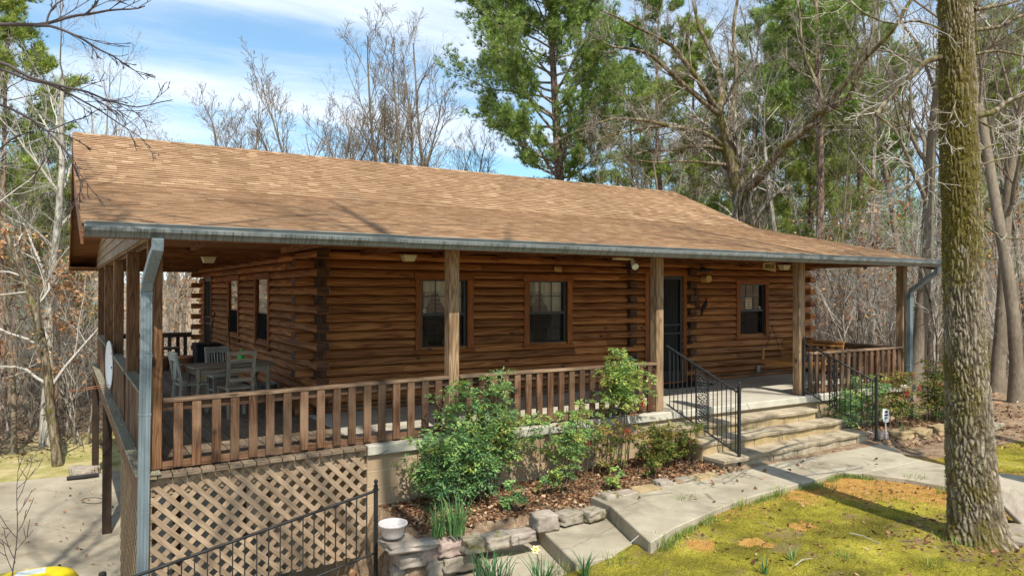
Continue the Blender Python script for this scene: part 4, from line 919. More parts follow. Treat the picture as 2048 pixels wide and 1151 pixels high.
nandina('sparse nandina with yellowing leaves between two green shrubs', canes(5.35, -.4, -.7, 7, .85, .25, .15, .17), 'nandr', tone=.4, dens=.55, berries=1)
nandina('rounded reddish green shrub beside the left handrail', canes(6.35, -.5, -.62, 15, .62, .36, .2, .16), 'nandr', tone=.36, dens=.95)
nandina('tiny green nandina sprig alone in the leaf bed', canes(3.45, -1.0, -.74, 3, .42, .07, .05, .12), tone=.5, dens=1.2, group='small sprigs in the leaf bed')
nandina('pale green sprig in the leaf bed under the reddish shrub', canes(5.0, -.95, -.72, 2, .3, .06, .04, .1), tone=.62, dens=1.2, group='small sprigs in the leaf bed')
nandina('small sprig with light leaves near the flat tan slab', canes(5.75, -.9, -.68, 3, .34, .08, .05, .1), 'nandr', tone=.3, dens=1, group='small sprigs in the leaf bed')
nandina('green and cream nandina behind the right handrail', canes(11.2, -.25, -.66, 11, 1.0, .5, .15, .24), tone=.52, berries=1)
nandina('reddish nandina with red berries in front of the right railing', canes(12.4, -.4, -.66, 9, 1.1, .5, .2, .24), 'nandr', tone=.42, berries=4)
nandina('wide red tinted nandina around the right downspout', canes(13.5, -.45, -.66, 10, 1.25, .5, .25, .26), 'nandr', tone=.33, berries=4)
nandina('low brownish shrub right of the right downspout', canes(14.6, -.2, -.7, 8, .6, .3, .2, .18), 'nandr', tone=.6, dens=.9)
def blades(name, label, x, y, z0, n, h, sp, cat='plant', group='daffodil clumps', flower=None, mat='blade', tone=.5, wd=.014):
    t = thing(name, label, cat, (x, y, z0), group); V = []; F = []; var = []
    for k in range(n):
        az = nr.uniform(0, 6.28); r = sp*math.sqrt(nr.uniform(0, 1)); b0 = np.array([x+r*math.cos(az), y+r*math.sin(az), z0-.02]); hh = h*nr.uniform(.55, 1.05); az2 = az+nr.normal(0, .7); ln_ = hh*nr.uniform(.1, .7)
        o = np.array([math.cos(az2), math.sin(az2), 0]); sd = np.array([-math.sin(az2), math.cos(az2), 0])*wd*.5*nr.uniform(.7, 1.1); i0 = len(V); tv = np.clip(nr.normal(tone, .2), 0, 1); m_ = 5
        for j in range(m_+1):
            s = j/m_; c = b0+o*ln_*s*s+np.array([0, 0, hh*(s-.35*s*s*(ln_/hh))]); w_ = 1-s**3*.95; V += [c-sd*w_, c+sd*w_]
        for j in range(m_): F.append((i0+2*j, i0+2*j+1, i0+2*j+3, i0+2*j+2)); var.append(tv)
    np_mesh('leaves', V, F, M[mat], t, var)
    if flower:
        fx, fy, fz = flower; q = MB(); q.tube([(x, y, z0), (x+(fx-x)*.4, y+(fy-y)*.4, z0+(fz-z0)*.6), (fx, fy, fz)], .004, 5); fl = q.build('flower_stem', M['green'] if False else M['needle'], t)
        d = Vector((-.45, -.75, .5)).normalized(); u = d.orthogonal().normalized(); v = d.cross(u); q = MB()
        for k in range(6):
            a = k*math.pi/3; e = u*math.cos(a)+v*math.sin(a); f = d.cross(e); c = Vector((fx, fy, fz)); q.add([c, c+e*.022+f*.013, c+e*.044+d*.004, c+e*.022-f*.013], [(0, 1, 2, 3)])
        q.build('petals', M['petal2'], t)
        q = MB(); q.tube([Vector((fx, fy, fz)), Vector((fx, fy, fz))+d*.012, Vector((fx, fy, fz))+d*.024], [.008, .010, .015], 10, cap=False); q.build('trumpet', M['petal'], t)
    return t
M['petal2'] = plain('pale_yellow_petal', (.9, .85, .35), .6, 0, .2, .05)
def clump(px, py, z, *a, **k):
    p = on(px, py, 2, z); return blades('daffodil_clump', a[0], p[0], p[1], z, *a[1:], **k)
clump(875, 1068, -.74, 'small daffodil leaf clump, left one behind the stacked stones', 34, .40, .07)
clump(908, 1062, -.74, 'larger arching daffodil leaf clump right behind the stacked stones', 90, .45, .14)
clump(985, 1170, -1.0, 'wide dark daffodil leaf clump at the bottom edge left of the flower', 90, .42, .18, tone=.25)
p = on(1071, 1098, 1, -2.65); clump(1085, 1175, -.98, 'daffodil clump carrying the single yellow flower', 46, .38, .10, tone=.3, flower=(p[0], p[1], p[2]))
clump(1168, 1150, -.88, 'slender daffodil blades in front of the upper concrete step', 22, .34, .05, tone=.3)
clump(1530, 1145, -.75, 'few thin daffodil blades alone in the moss, left of a fainter pair', 9, .26, .03, tone=.3)
clump(1586, 1120, -.74, 'faint thin blades in the moss, right of a darker sprout', 8, .2, .03, tone=.6)
clump(1810, 868, -.6, 'short pale blades among the yellow rocks of the right bed', 14, .3, .05, tone=.5)
clump(1885, 838, -.66, 'bright green blade clump just left of the big trunk at the right bed', 70, .4, .18, tone=.75)
for k, (px, py, z) in enumerate(((1890, 1075, -.73), (1920, 1095, -.73), (1700, 1120, -.73), (1860, 1130, -.73), (1320, 1085, -.72), (1370, 1000, -.69), (1480, 1010, -.7), (1560, 985, -.69), (1650, 975, -.69), (1830, 958, -.69), (1895, 985, -.69), (1230, 1120, -.82), (1120, 1140, -.95))):
    p = on(px, py, 2, z); blades('grass_tuft', ('grass tuft at the left foot of the big tree', 'thin grass tuft in front of the big tree', 'grey green grass tuft in the moss at the bottom', 'grass tuft between the big tree and the bottom edge', 'grass tuft at the lower corner of the path', 'small green tuft on the path edge near its left end', 'low green weeds along the path edge, left of the orange patch', 'green weeds at the left end of the orange patch', 'weeds at the top of the orange patch', 'weeds right of the orange patch by the path', 'grass tuft between the path and the trunk', 'grass at the front corner of the path end', 'grass beside the middle concrete step')[k], p[0], p[1], z, 60, .13, .14, 'grass', 'grass tufts in the moss lawn', mat='grassb', wd=.006)
# weeds fringing the path: one continuous ground cover
PE = [(8.68, -2.7), (8.45, -2.22), (8.2, -2.02), (7.51, -2.13), (6.64, -2.19), (5.95, -2.26), (5.2, -2.44), (4.53, -2.62), (3.98, -2.84)]
WV = []; WF = []; WT = []
for k in range(5200):
    i = nr.integers(0, len(PE)-1); t_ = nr.uniform(); x = PE[i][0]+(PE[i+1][0]-PE[i][0])*t_; y = PE[i][1]+(PE[i+1][1]-PE[i][1])*t_
    if mnoise.noise(Vector((x*2.1, y*2.1, 4))) < .10: continue
    x += nr.normal(0, .035); y -= abs(nr.normal(0, .055)); z = H(x, y); hh = nr.uniform(.02, .075); az = nr.uniform(0, 6.28); o = np.array([math.cos(az), math.sin(az), 0])*hh*nr.uniform(.2, .9); p = np.array([x, y, z-.005]); sd = np.array([-math.sin(az), math.cos(az), 0])*.004
    i0 = len(WV); WV += [p-sd, p+sd, p+o+[0, 0, hh]]; WF.append((i0, i0+1, i0+2)); WT.append(nr.uniform(.2, 1))
tag(np_mesh('edge_weeds', WV, WF, M['grassb'], None, WT), kind='stuff')
# ================= leaf litter and moss as ground cover
def scatter(name, n, fn, mat, lo, hi, flat_=True):
    P = np.array([fn() for _ in range(n)]); D = rand_dirs(n, -.25, .5); W = unit(np.cross(D, rand_dirs(n, .3, 1)))
    V, F = leaf_quads(P, D, W, nr.uniform(lo, hi, n), nr.uniform(lo*.5, hi*.75, n), nr.uniform(-.3, .3)); o = np_mesh(name, V, F, mat, None, nr.uniform(0, 1, n)**1.1); return tag(o, kind='stuff')
def pick(rects):
    def f():
        r = random.choices(rects, [q_[4] for q_ in rects])[0]; x, y = rnd.uniform(r[0], r[1]), rnd.uniform(r[2], r[3]); return (x, y, (r[5] if len(r) > 5 else H(x, y))+rnd.uniform(.003, .022))
    return f
random.seed(3)
scatter('fallen_leaves', 10500, pick([(2.2, 6.9, -1.22, .0, 50), (10.7, 14.5, -1.5, .0, 18), (12, 17, -3.5, 1.5, 22), (4.5, 9.5, -5.5, -2.4, 4.5), (6.4, 8.2, -5.2, -3.8, 3), (6.4, 7.2, -1.3, -.9, 1.5)]), M['litter'], .03, .075)
scatter('leaf_litter', 9000, pick([(14, 34, -3, 22, 40), (-12, 2.0, 15, 34, 26), (0, 1.9, -.9, -.1, 3), (0.2, 1.9, -1, -.1, 2)]), M['litter'], .07, .16)
scatter('blown_leaves', 120, pick([(-3.5, -.1, 3, 11.5, 1, -2.63), (4.6, 9.5, -2.2, -1.1, .5, -.665)]), M['litter'], .05, .10)
N = 70000; X = nr.uniform(2.8, 12, N); Y = nr.uniform(-6.0, -2.2, N)
keep = [(-8 < y) and mnoise.noise(Vector((x*1.3, y*1.3, 9))) > -.35 for x, y in zip(X, Y)]
def inpoly(x, y, P):
    c = False
    for i in range(len(P)):
        (x1, y1), (x2, y2) = P[i], P[i-1]
        if (y1 > y) != (y2 > y) and x < (x2-x1)*(y-y1)/(y2-y1)+x1: c = not c
    return c
pts = [(x, y) for x, y, k in zip(X, Y, keep) if k and not inpoly(x, y, PATH) and not (x < 4.6 and y > -2.65) and not (x > 8.2 and y > -2.3 and x < 10.2)]
P = np.array([(x, y, H(x, y)) for x, y in pts]); n = len(P); D = unit(rand_dirs(n, .5, 1)); W = unit(np.cross(D, rand_dirs(n)))
L = nr.uniform(.008, .02, n)[:, None]; w_ = .0035
V = np.stack([P-W*w_, P+W*w_, P+D*L], 1).reshape(-1, 3); tv = np.clip(.45+.5*np.array([mnoise.noise(Vector((x*1.7, y*1.7, 1))) for x, y in pts])+nr.normal(0, .14, n), 0, 1)
tag(np_mesh('moss', V, np.arange(3*n).reshape(-1, 3), M['mossb'], None, tv), kind='stuff')
# fallen twigs on the lawn and patio
for k, (a, b_, lb) in enumerate((((1260, 1085), (1300, 1060), 'thin pale twig on the moss near the path corner'), ((1590, 1130), (1625, 1115), 'short forked twig at the bottom of the moss lawn'), ((1700, 1065), (1760, 1085), 'thin twig lying in the moss left of the big tree'))):
    p, q_ = on(*a, 2, -.71), on(*b_, 2, -.71); q = MB(); q.tube([p, (p+q_)/2+np.array([.02, .03, .01]), q_], [.006, .005, .003], 5); tag(q.build('fallen_twig', M['twig']), lb, 'twig', 'fallen twigs')
# ================= porch furniture
def chair(label, loc, rz, style):
    t = thing('porch_chair', label, 'chair', (0, 0, 0), 'chairs around the porch table'); m_ = M['whitew'] if style != 'ladder' else M['greyw']
    q = MB(); q.box(-.21, .21, -.20, .20, .42, .445, la=0); q.build('seat', m_, t, bevel=.006)
    for sx in (-1, 1):
        q = MB(); q.bar((sx*.18, -.17, 0), (sx*.18, -.18, .42), .04, .04, (0, 1, 0)); q.build('leg', m_, t)
        q = MB(); q.bar((sx*.18, .23, 0), (sx*.18, .19, .45), .04, .035, (0, 1, 0)); q.bar((sx*.18, .19, .45), (sx*.185, .27, .98 if style == 'ladder' else .90), .04, .032, (0, 1, 0)); q.build('leg', m_, t)
    q = MB()
    if style == 'ladder':
        for z in (.56, .70, .84, .95): q.box(-.17, .17, .205+(z-.45)*.15, .222+(z-.45)*.15, z-.028, z+.028, la=0)
    elif style == 'slat':
        q.box(-.2, .2, .245, .27, .80, .90, la=0); q.box(-.2, .2, .205, .225, .50, .54, la=0)
        for x in np.linspace(-.14, .14, 7): q.bar((x, .215, .54), (x, .255, .80), .022, .012, (0, 1, 0))
    else:
        q.box(-.2, .2, .25, .275, .80, .93, la=0); q.box(-.07, .07, .22, .24, .52, .82, la=2); q.box(-.18, .18, .205, .225, .5, .54, la=0)
    q.build('backrest', m_, t, bevel=.004)
    q = MB()
    for sx in (-1, 1): q.box(sx*.18-.01, sx*.18+.01, -.16, .2, .2, .225, la=1)
    q.box(-.17, .17, -.185, -.165, .36, .41, la=0); q.box(-.17, .17, -.01, .01, .2, .222, la=0); q.build('stretcher', m_, t)
    t.location = loc; t.rotation_euler = (0, 0, rz); return t
chair('white painted chair at the left end of the porch table', (.62, 3.75, 0), R_(98), 'plain')
chair('white slat back chair behind the porch table', (1.22, 4.62, 0), R_(8), 'slat')
chair('worn grey ladder back chair in front of the porch table', (1.12, 2.98, 0), R_(188), 'ladder')
t = thing('porch_table', 'weathered grey wooden table on the side porch', 'table', (0, 0, 0)); q = MB()
for k in range(5): q.box(-.62, .62, -.36+.144*k, -.36+.144*k+.141, .70, .725, la=0)
q.build('tabletop', M['greyw'], t, bevel=.004)
q = MB(); q.box(-.54, .54, -.28, -.26, .60, .70, la=0); q.box(-.54, .54, .26, .28, .60, .70, la=0); q.box(-.54, -.52, -.26, .26, .6, .7, la=1); q.box(.52, .54, -.26, .26, .6, .7, la=1); q.build('apron', M['greyw'], t)
for sx in (-1, 1):
    for sy in (-1, 1): q = MB(); q.tube([(sx*.52, sy*.27, z) for z in (0, .05, .12, .3, .42, .47, .5, .7)], [.018, .022, .028, .034, .03, .022, .036, .036], 10); q.build('leg', M['greyw'], t)
t.location = (1.14, 3.62, 0); t.rotation_euler = (0, 0, R_(7))
bt = thing('plastic_bottle', 'bright green plastic bottle standing on the porch table', 'bottle', (1.33, 3.66, .726)); q = MB(); q.lathe((1.33, 3.66, .726), [(.001, 0), (.05, 0), (.052, .02), (.052, .1), (.03, .14), (.018, .155), (.018, .185), (.001, .186)], 18); q.build('bottle', M['green'], bt, smooth=True); q = MB(); q.lathe((1.33, 3.66, .912), [(.02, 0), (.02, .025), (.001, .026)], 14); q.build('cap', M['green'], bt)
def broom(label, foot, head):
    t = thing('broom', label, 'broom', foot, 'brooms leaning on the side wall'); f, h = Vector(foot), Vector(head); q = MB(); q.tube([f+(h-f)*.2, h], .012, 8); q.build('handle', M['rail'], t)
    q = MB(); d = (h-f).normalized(); q.hexa([f+Vector(v) for v in ((-.13, -.03, 0), (.13, -.03, 0), (.13, .03, 0), (-.13, .03, 0))]+[f+d*.32+Vector(v) for v in ((-.04, -.02, 0), (.04, -.02, 0), (.04, .02, 0), (-.04, .02, 0))], None, 0, 2); q.build('bristles', M['broom'], t)
broom('broom with straw head leaning beside the side door', (1.35, 7.6, 0.0), (2.10, 10.6, 1.32)); broom('broom leaning between the side window and the side door', (1.75, 6.6, 0), (2.10, 8.95, 1.3))
t = thing('metal_tub', 'round grey metal tub against the dark wall behind the railing', 'tub', (1.72, 3.3, 0)); q = MB(); q.lathe((1.85, 4.35, 0), [(.001, .0), (.17, .0), (.21, .28), (.22, .29), (.205, .29), (.165, .02), (.001, .02)], 28); q.build('tub', M['tub'], t, smooth=True)
t = thing('storage_box', 'dark slatted box standing by the side door', 'box', (1.75, 9.6, 0)); q = MB(); q.box(1.5, 2.0, 9.3, 9.9, .04, .6); q.build('body', M['black'], t, bevel=.02); q = MB(); q.box(1.48, 2.02, 9.28, 9.92, .602, .66); q.build('lid', M['black'], t, bevel=.02); 
t = thing('small_stool', 'low dark stool with a terracotta pot beneath near the rear railing', 'stool', (1.0, 10.5, 0)); q = MB(); q.box(.75, 1.3, 10.3, 10.8, .48, .52, la=0); q.build('top', M['rail'], t, bevel=.01)
for sx, sy in ((.8, 10.35), (1.25, 10.35), (.8, 10.75), (1.25, 10.75)): q = MB(); q.box(sx-.02, sx+.02, sy-.02, sy+.02, 0, .48, la=2); q.build('leg', M['rail'], t)
for (x, y, s, lb) in ((.98, 10.5, 1, 'terracotta pot under the low stool'), (1.38, 9.9, 1.15, 'terracotta pot beside the low stool')): q = MB(); q.lathe((x, y, 0), [(.001, 0), (.10*s, 0), (.14*s, .26*s), (.165*s, .265*s), (.165*s, .31*s), (.14*s, .31*s), (.001, .25*s)], 24); tag(q.build('flower_pot', M['terra'], None, smooth=True), lb, 'pot', 'terracotta pots on the side porch')
# porch swing
t = thing('porch_swing', 'hanging amber wooden porch swing at the right end of the porch', 'swing', (11.55, 1.15, .45)); a, b_ = .42, 1.86
q = MB()
for k in range(5): q.box(11.32+.105*k, 11.32+.105*k+.085, a, b_, .44, .46, la=1)
q.build('seat', M['swing'], t, bevel=.004); q = MB(); q.box(11.28, 11.31, a-.02, b_+.02, .38, .46, la=1); q.box(11.83, 11.86, a-.02, b_+.02, .38, .46, la=1)
for y in (a-.02, b_-.02): q.box(11.3, 11.85, y, y+.04, .40, .438, la=0)
q.build('seat_frame', M['swing'], t, bevel=.004); q = MB()
for k, z in enumerate((.50, .59, .68, .77, .84)): x = 11.84+(z-.5)*.25; q.box(x, x+.018, a, b_, z, z+.045, la=1)
for y in (a+.02, (a+b_)/2, b_-.06): q.bar((11.87, y+.02, .42), (11.98, y+.02, .89), .04, .02, (1, 0, 0))
q.build('backrest', M['swing'], t, bevel=.003)
for y in (a, b_-.05): q = MB(); q.box(11.26, 11.92, y, y+.05, .66, .68, la=0); q.box(11.28, 11.32, y, y+.04, .44, .66, la=2); q.build('armrest', M['swing'], t, bevel=.003)
def chain(a, b_, parent):
    a, b_ = Vector(a), Vector(b_); n = int((b_-a).length/.045); q = MB()
    for k in range(n):
        p0 = a+(b_-a)*(k/n); p1 = a+(b_-a)*((k+1.15)/n); q.bar(p0, p1, .014 if k % 2 else .004, .004 if k % 2 else .014)
    return q.build('chain', M['iron'], parent)
for y in (a+.03, b_-.03): chain((11.3, y, .46), (11.58, y, 1.15), t); chain((11.88, y, .46), (11.58, y, 1.15), t); chain((11.58, y, 1.15), (11.58, y, 2.40), t)
# ================= things on walls and ceiling
def light_box(label, x, y, sx=.22, sy=.16):
    t = thing('porch_light', label, 'light', (x, y, 2.40), 'square ceiling lights of the porch'); q = MB(); q.box(x-sx/2, x+sx/2, y-sy/2, y+sy/2, 2.385, 2.399); q.build('base', M['cream'], t, bevel=.004)
    q = MB(); q.hexa([(x-sx*.34, y-sy*.34, 2.30), (x+sx*.34, y-sy*.34, 2.30), (x+sx*.34, y+sy*.34, 2.30), (x-sx*.34, y+sy*.34, 2.30), (x-sx*.47, y-sy*.47, 2.384), (x+sx*.47, y-sy*.47, 2.384), (x+sx*.47, y+sy*.47, 2.384), (x-sx*.47, y+sy*.47, 2.384)]); q.build('shade', M['cream'], t, bevel=.004); return t
light_box('cream ceiling light over the side porch table', .95, 4.3); light_box('cream ceiling light above the left front window', 3.4, 1.9); light_box('cream ceiling light right of the house number', 11.35, 1.35)
t = thing('flood_light', 'round white flood lamp under the eave left of the middle post', 'light', (6.7, .55, 2.39)); q = MB(); q.box(6.3, 6.6, .5, .62, 2.352, 2.384); q.build('base', M['cream'], t, bevel=.004); q = MB(); q.tube([(6.63, .52, 2.37), (6.62, .49, 2.32), (6.60, .43, 2.26), (6.59, .40, 2.24)], [.02, .035, .055, .055], 14); q.build('lamp', M['white'], t, smooth=False)
t = thing('security_camera', 'small black camera mounted above the front door wall', 'camera', (9.95, 2.3, 2.3)); q = MB(); q.tube([(10.2, 2.5, 2.36), (10.2, 2.38, 2.33)], .02, 8); q.build('mount', M['black'], t); q = MB(); q.tube([(10.05, 2.36, 2.3), (10.2, 2.36, 2.3), (10.34, 2.36, 2.31)], [.035, .04, .03], 10); q.build('camera_body', M['black'], t)
q = MB(); q.hexa([(8.18, 2.33, 2.28), (8.32, 2.33, 2.28), (8.32, 2.43, 2.28), (8.18, 2.43, 2.28), (8.14, 2.3, 2.38), (8.36, 2.3, 2.38), (8.36, 2.45, 2.38), (8.14, 2.45, 2.38)]); tag(q.build('speaker_box', M['black']), 'black tapered speaker under the ceiling left of the front door', 'speaker')
hn = thing('house_number_sign', 'cream board with the number 20314 hanging below the porch ceiling', 'sign', (10.47, 1.0, 2.33)); q = MB(); q.bar((10.47, 1.0, 2.40), (10.45, .985, 2.265), .36, .012, (0, 1, 0)); q.build('board', M['signw'], hn)
q = MB(); q.box(10.3, 10.62, .985, 1.005, 2.40, 2.415, la=0); q.build('sign_hanger', M['cream'], hn)
def text(body, size, mat, parent, mat4, ext=.002, name='lettering'):
    cu = bpy.data.curves.new(name, 'FONT'); cu.body = body; cu.size = size; cu.extrude = ext; cu.align_x = 'CENTER'; cu.align_y = 'CENTER'
    o = bpy.data.objects.new(name, cu); C.objects.link(o); o.matrix_world = mat4; bpy.context.view_layer.update()
    me = bpy.data.meshes.new_from_object(o.evaluated_get(bpy.context.evaluated_depsgraph_get())); me.transform(mat4); bpy.data.objects.remove(o); me.materials.clear(); me.materials.append(mat)
    o2 = bpy.data.objects.new(name, me); C.objects.link(o2); attach(o2, parent); return o2
RX90 = Matrix.Rotation(R_(90), 4, 'X')
text('20314', .105, M['ink'], hn, Matrix.Translation((10.44, .978, 2.335)) @ Matrix.Rotation(R_(5), 4, 'X') @ RX90, .003)
q = MB(); q.tube([(10.28, 2.53, 2.12), (10.28, 2.36, 2.12)], .075, 20); q.tube([(10.42, 2.53, 2.13), (10.42, 2.46, 2.13)], .055, 20); t = thing('wood_slice_plaque', 'round cut log slice fixed to the wall right of the front door', 'plaque', (10.28, 2.45, 2.05)); q.build('log_slice', M['cutlog'], t)
q = MB(); q.tube([(6.52, 2.52, 2.27), (6.62, 2.44, 2.25)], [.05, .06], 12); tag(q.build('wooden_horn', M['cutlog']), 'curved wooden ornament on the wall above the second window', 'ornament')
t = thing('woodpecker_ornament', 'dark wooden woodpecker ornament with a red head beside the front door', 'ornament', (10.1, 2.45, 1.6)); q = MB(); q.box(10.06, 10.14, 2.49, 2.52, 1.52, 1.93, la=2); q.build('backing', M['log_end'], t, bevel=.004)
q = MB(); q.tube([(10.14, 2.44, 1.36), (10.16, 2.42, 1.5), (10.22, 2.40, 1.60), (10.27, 2.42, 1.66)], [.012, .04, .045, .03], 10); b_ = q.build('bird_body', M['black'], t, smooth=True)
q = MB(); q.tube([(10.26, 2.42, 1.65), (10.29, 2.43, 1.70), (10.30, 2.43, 1.73)], [.03, .03, .008], 10); q.build('bird_head', M['redp'], t, smooth=True); q = MB(); q.tube([(10.29, 2.42, 1.68), (10.35, 2.44, 1.665)], [.01, .003], 6); q.build('beak', M['white'], t)
q = MB(); q.box(8.8, 10.05, 1.95, 2.45, .004, .02, la=0); tag(q.build('door_mat', M['mat_d'], None, bevel=.004), 'dark rectangular door mat in front of the front door', 'mat')
q = MB(); q.tube([(3.30, .09, .80), (3.30, .06, .70)], .01, 6)
t = thing('wall_outlet', 'grey outdoor outlet box low on the wall behind the swing', 'outlet', (11.6, 2.52, .16)); q = MB(); q.box(11.9, 12.0, 2.48, 2.53, .10, .24); q.build('box', M['tub'], t, bevel=.01)
# satellite dish on the side railing
t = thing('satellite_dish', 'white satellite dish seen edge on, mounted outside the side railing', 'dish', (-.36, 6.27, .55)); q = MB(); cx, cy, cz = -.37, 6.27, .55
pr = [(.001+.42*s, .09*(1-s*s)) for s in np.linspace(0, 1, 9)]
Mx = Matrix.Translation((cx, cy, cz)) @ Matrix.Rotation(R_(5), 4, 'Z') @ Matrix.Rotation(R_(-90), 4, 'Y')
vs = [Mx @ Vector((r*math.cos(2*math.pi*k/36)*1.0, r*math.sin(2*math.pi*k/36)*.95, -z+dz)) for dz in (0, -.012) for r, z in pr for k in range(36)]
n9 = len(pr)*36; fs = [(i*36+k, i*36+(k+1) % 36, (i+1)*36+(k+1) % 36, (i+1)*36+k) for i in range(len(pr)-1) for k in range(36)]
fs += [tuple(n9+i for i in reversed(f)) for f in fs]+[(8*36+k, 8*36+(k+1) % 36, n9+8*36+(k+1) % 36, n9+8*36+k) for k in range(36)]
q.add(vs, fs); q.build('reflector', M['white'], t, smooth=True)
q = MB(); q.tube([(-.36, 6.2, .16), (-.62, 6.0, .18), (-.98, 5.8, .17)], [.007, .007, .006], 6); q.tube([(-.36, 6.34, .19), (-.64, 6.1, .2), (-.98, 5.82, .185)], [.006, .006, .005], 6); q.build('feed_arm', M['terra'], t)
q = MB(); q.tube([(-.33, 6.27, .5), (-.26, 6.27, .5), (-.26, 6.27, .75)], .022, 8); q.build('mount', M['mesh_d'], t)
# security yard sign
t = thing('security_sign', 'small white shield shaped yard sign behind the right handrail post', 'sign', (10.85, -1.05, -.66)); p = on(1771, 829, 1, -1.08); cx, cz = p[0], p[2]
sh = [(-.125, .15), (-.06, .125), (.0, .135), (.06, .115), (.125, .10), (.12, .03), (.135, -.03), (.13, -.10), (.08, -.16), (0, -.17), (-.08, -.15), (-.125, -.07), (-.13, .02), (-.115, .09)]; q = MB()
q.prism([(a*.74, b_*.78) for a, b_ in sh], lambda a, b_: (cx+a, -1.09, cz+b_), lambda a, b_: (cx+a, -1.08, cz+b_)); bd = q.build('board', M['white'], t)
q = MB(); q.tube([(cx+.01, -1.07, cz-.12), (cx+.04, -1.07, -.68)], .012, 8); q.build('stake', M['white'], t)
def squig(dz, n):
    q = MB(); x = -.045
    while x < .04: w2 = rnd.uniform(.012, .026); q.box(cx+x, cx+x+w2, -1.0935, -1.0905, cz+dz-.016+rnd.uniform(-.006, .006), cz+dz+.012+rnd.uniform(-.006, .006)); x += w2+.007
    q.build('sign_print', M['ink'], bd)
squig(.055, 3); squig(.0, 3); squig(-.05, 3)
# ================= things on the patio
t = thing('yellow_tub', 'yellow plastic tub turned over on the patio with a pale sticker', 'tub', (-1.6, 4.2, -2.6)); q = MB(); n = 20
Mx = Matrix.Translation((-1.50, 3.62, -2.63)) @ Matrix.Rotation(R_(-4), 4, 'Z')
def sup(a, rx, ry, e=3.2): c_, s_ = math.cos(a), math.sin(a); return (rx*math.copysign(abs(c_)**(2/e), c_), ry*math.copysign(abs(s_)**(2/e), s_))
rings = [(.72, .62, 0), (.70, .60, .25), (.66, .56, .40), (.60, .50, .50), (.5, .42, .545), (.3, .25, .56), (.001, .001, .565)]; vs = [Mx @ Vector((*sup(2*math.pi*k/32+.01, rx, ry), z)) for rx, ry, z in rings for k in range(32)]
q.add(vs, [(i*32+k, i*32+(k+1) % 32, (i+1)*32+(k+1) % 32, (i+1)*32+k) for i in range(6) for k in range(32)]); q.build('shell', M['yellow'], t, smooth=True)
q = MB(); q.bar(tuple(Mx @ Vector((-.12, .20, .566))), tuple(Mx @ Vector((.24, .22, .566))), .20, .006); q.build('sticker', M['label'], t)
t = thing('dark_planter', 'dark green plastic pot beside the foot of the lattice', 'pot', (-.45, 3.2, -2.63)); p = on(248, 1125, 0, -.42); q = MB(); q.lathe((p[0], p[1], -2.63), [(.001, 0), (.19, 0), (.2, .3), (.17, .42), (.12, .47), (.001, .48)], 28); q.build('pot', M['dgreen'], t, smooth=True)
q = MB(); q.box(p[0]-.06, p[0]+.1, p[1]-.215, p[1]-.2, -2.36, -2.31); q.build('pot_label', M['white'], t)
p = on(205, 1150, 2, -2.58); q = MB(); q.lathe((p[0], p[1], -2.63), [(.001, 0), (.05, .02), (.06, .06), (.05, .1), (.001, .12)], 16); tag(q.build('rubber_ball', M['black'], None, smooth=True), 'small black ball on the patio beside the dark pot', 'ball')
p = on(170, 935, 2, -2.6)
for k in range(7):
    pp = on(152+k*6+rnd.uniform(-2, 2), 950-abs(k-3)*3, 2, -2.58); rock((pp[0], pp[1], -2.56), .3, .25, .2+.03*(k % 3), M['stone'], ('leftmost', 'second', 'third', 'middle', 'fifth', 'sixth', 'rightmost')[k]+' rock of the small pile by the far deck post', 50+k, group='rock pile at the patio edge')
q = MB(); pp = on(168, 952, 2, -2.6); q.tube([(pp[0]-.35, pp[1]-.1, -2.58), (pp[0], pp[1]-.15, -2.57), (pp[0]+.3, pp[1]-.1, -2.58)], .05, 8); tag(q.build('drain_pipe', M['black']), 'short black drain pipe in front of the rock pile', 'pipe')
q = MB(); pts = []
for k in range(30): a = k/29*6.28; pts.append(on(186+22*math.cos(a), 1000+6*math.sin(a), 2, -2.62))
q.tube(pts, .006, 5); tag(q.build('wire_loop', M['iron']), 'thin dark wire loop lying on the patio', 'wire')
# ================= trees
def tubes_np(T, sides):
    # T: list of (pts (k,3), radii (k,))
    V = []; F = []; b = 0
    for pts, rad in T:
        k = len(pts); t = np.empty_like(pts); t[1:-1] = pts[2:]-pts[:-2]; t[0] = pts[1]-pts[0]; t[-1] = pts[-1]-pts[-2]; t = unit(t)
        ref = np.array([1., 0, 0]) if abs(t[0][0]) < .8 else np.array([0, 1., 0]); a = unit(np.cross(t, ref)); c = np.cross(t, a)
        an = np.arange(sides)*2*np.pi/sides; ring = pts[:, None, :]+rad[:, None, None]*(a[:, None, :]*np.cos(an)[None, :, None]+c[:, None, :]*np.sin(an)[None, :, None])
        V.append(ring.reshape(-1, 3)); i = np.arange(k-1)[:, None]*sides; j = np.arange(sides)[None, :]; j2 = (j+1) % sides
        F.append((np.stack([i+j, i+j2, i+sides+j2, i+sides+j], -1)+b).reshape(-1, 4)); b += k*sides
    return np.concatenate(V), np.concatenate(F)
def limb(rg, p, d, L, r0, r1, n, crook, up=0.0, droop=0.0):
    pts = [np.array(p, float)]; d = np.array(d, float); d /= np.linalg.norm(d)
    for i in range(n):
        d = d+rg.normal(0, crook, 3)+np.array([0, 0, up-droop*i/n]); d /= np.linalg.norm(d); pts.append(pts[-1]+d*L/n)
    return np.array(pts), np.linspace(r0, r1, n+1)
def tangent_dir(rg, pts, i, ang, upb=.0):
    t = pts[min(i+1, len(pts)-1)]-pts[max(i-1, 0)]; t = t/np.linalg.norm(t); v = rg.normal(0, 1, 3); v -= t*v.dot(t); v /= np.linalg.norm(v); d = t*math.cos(ang)+v*math.sin(ang)+np.array([0, 0, upb]); return d/np.linalg.norm(d)
MINR = .0035
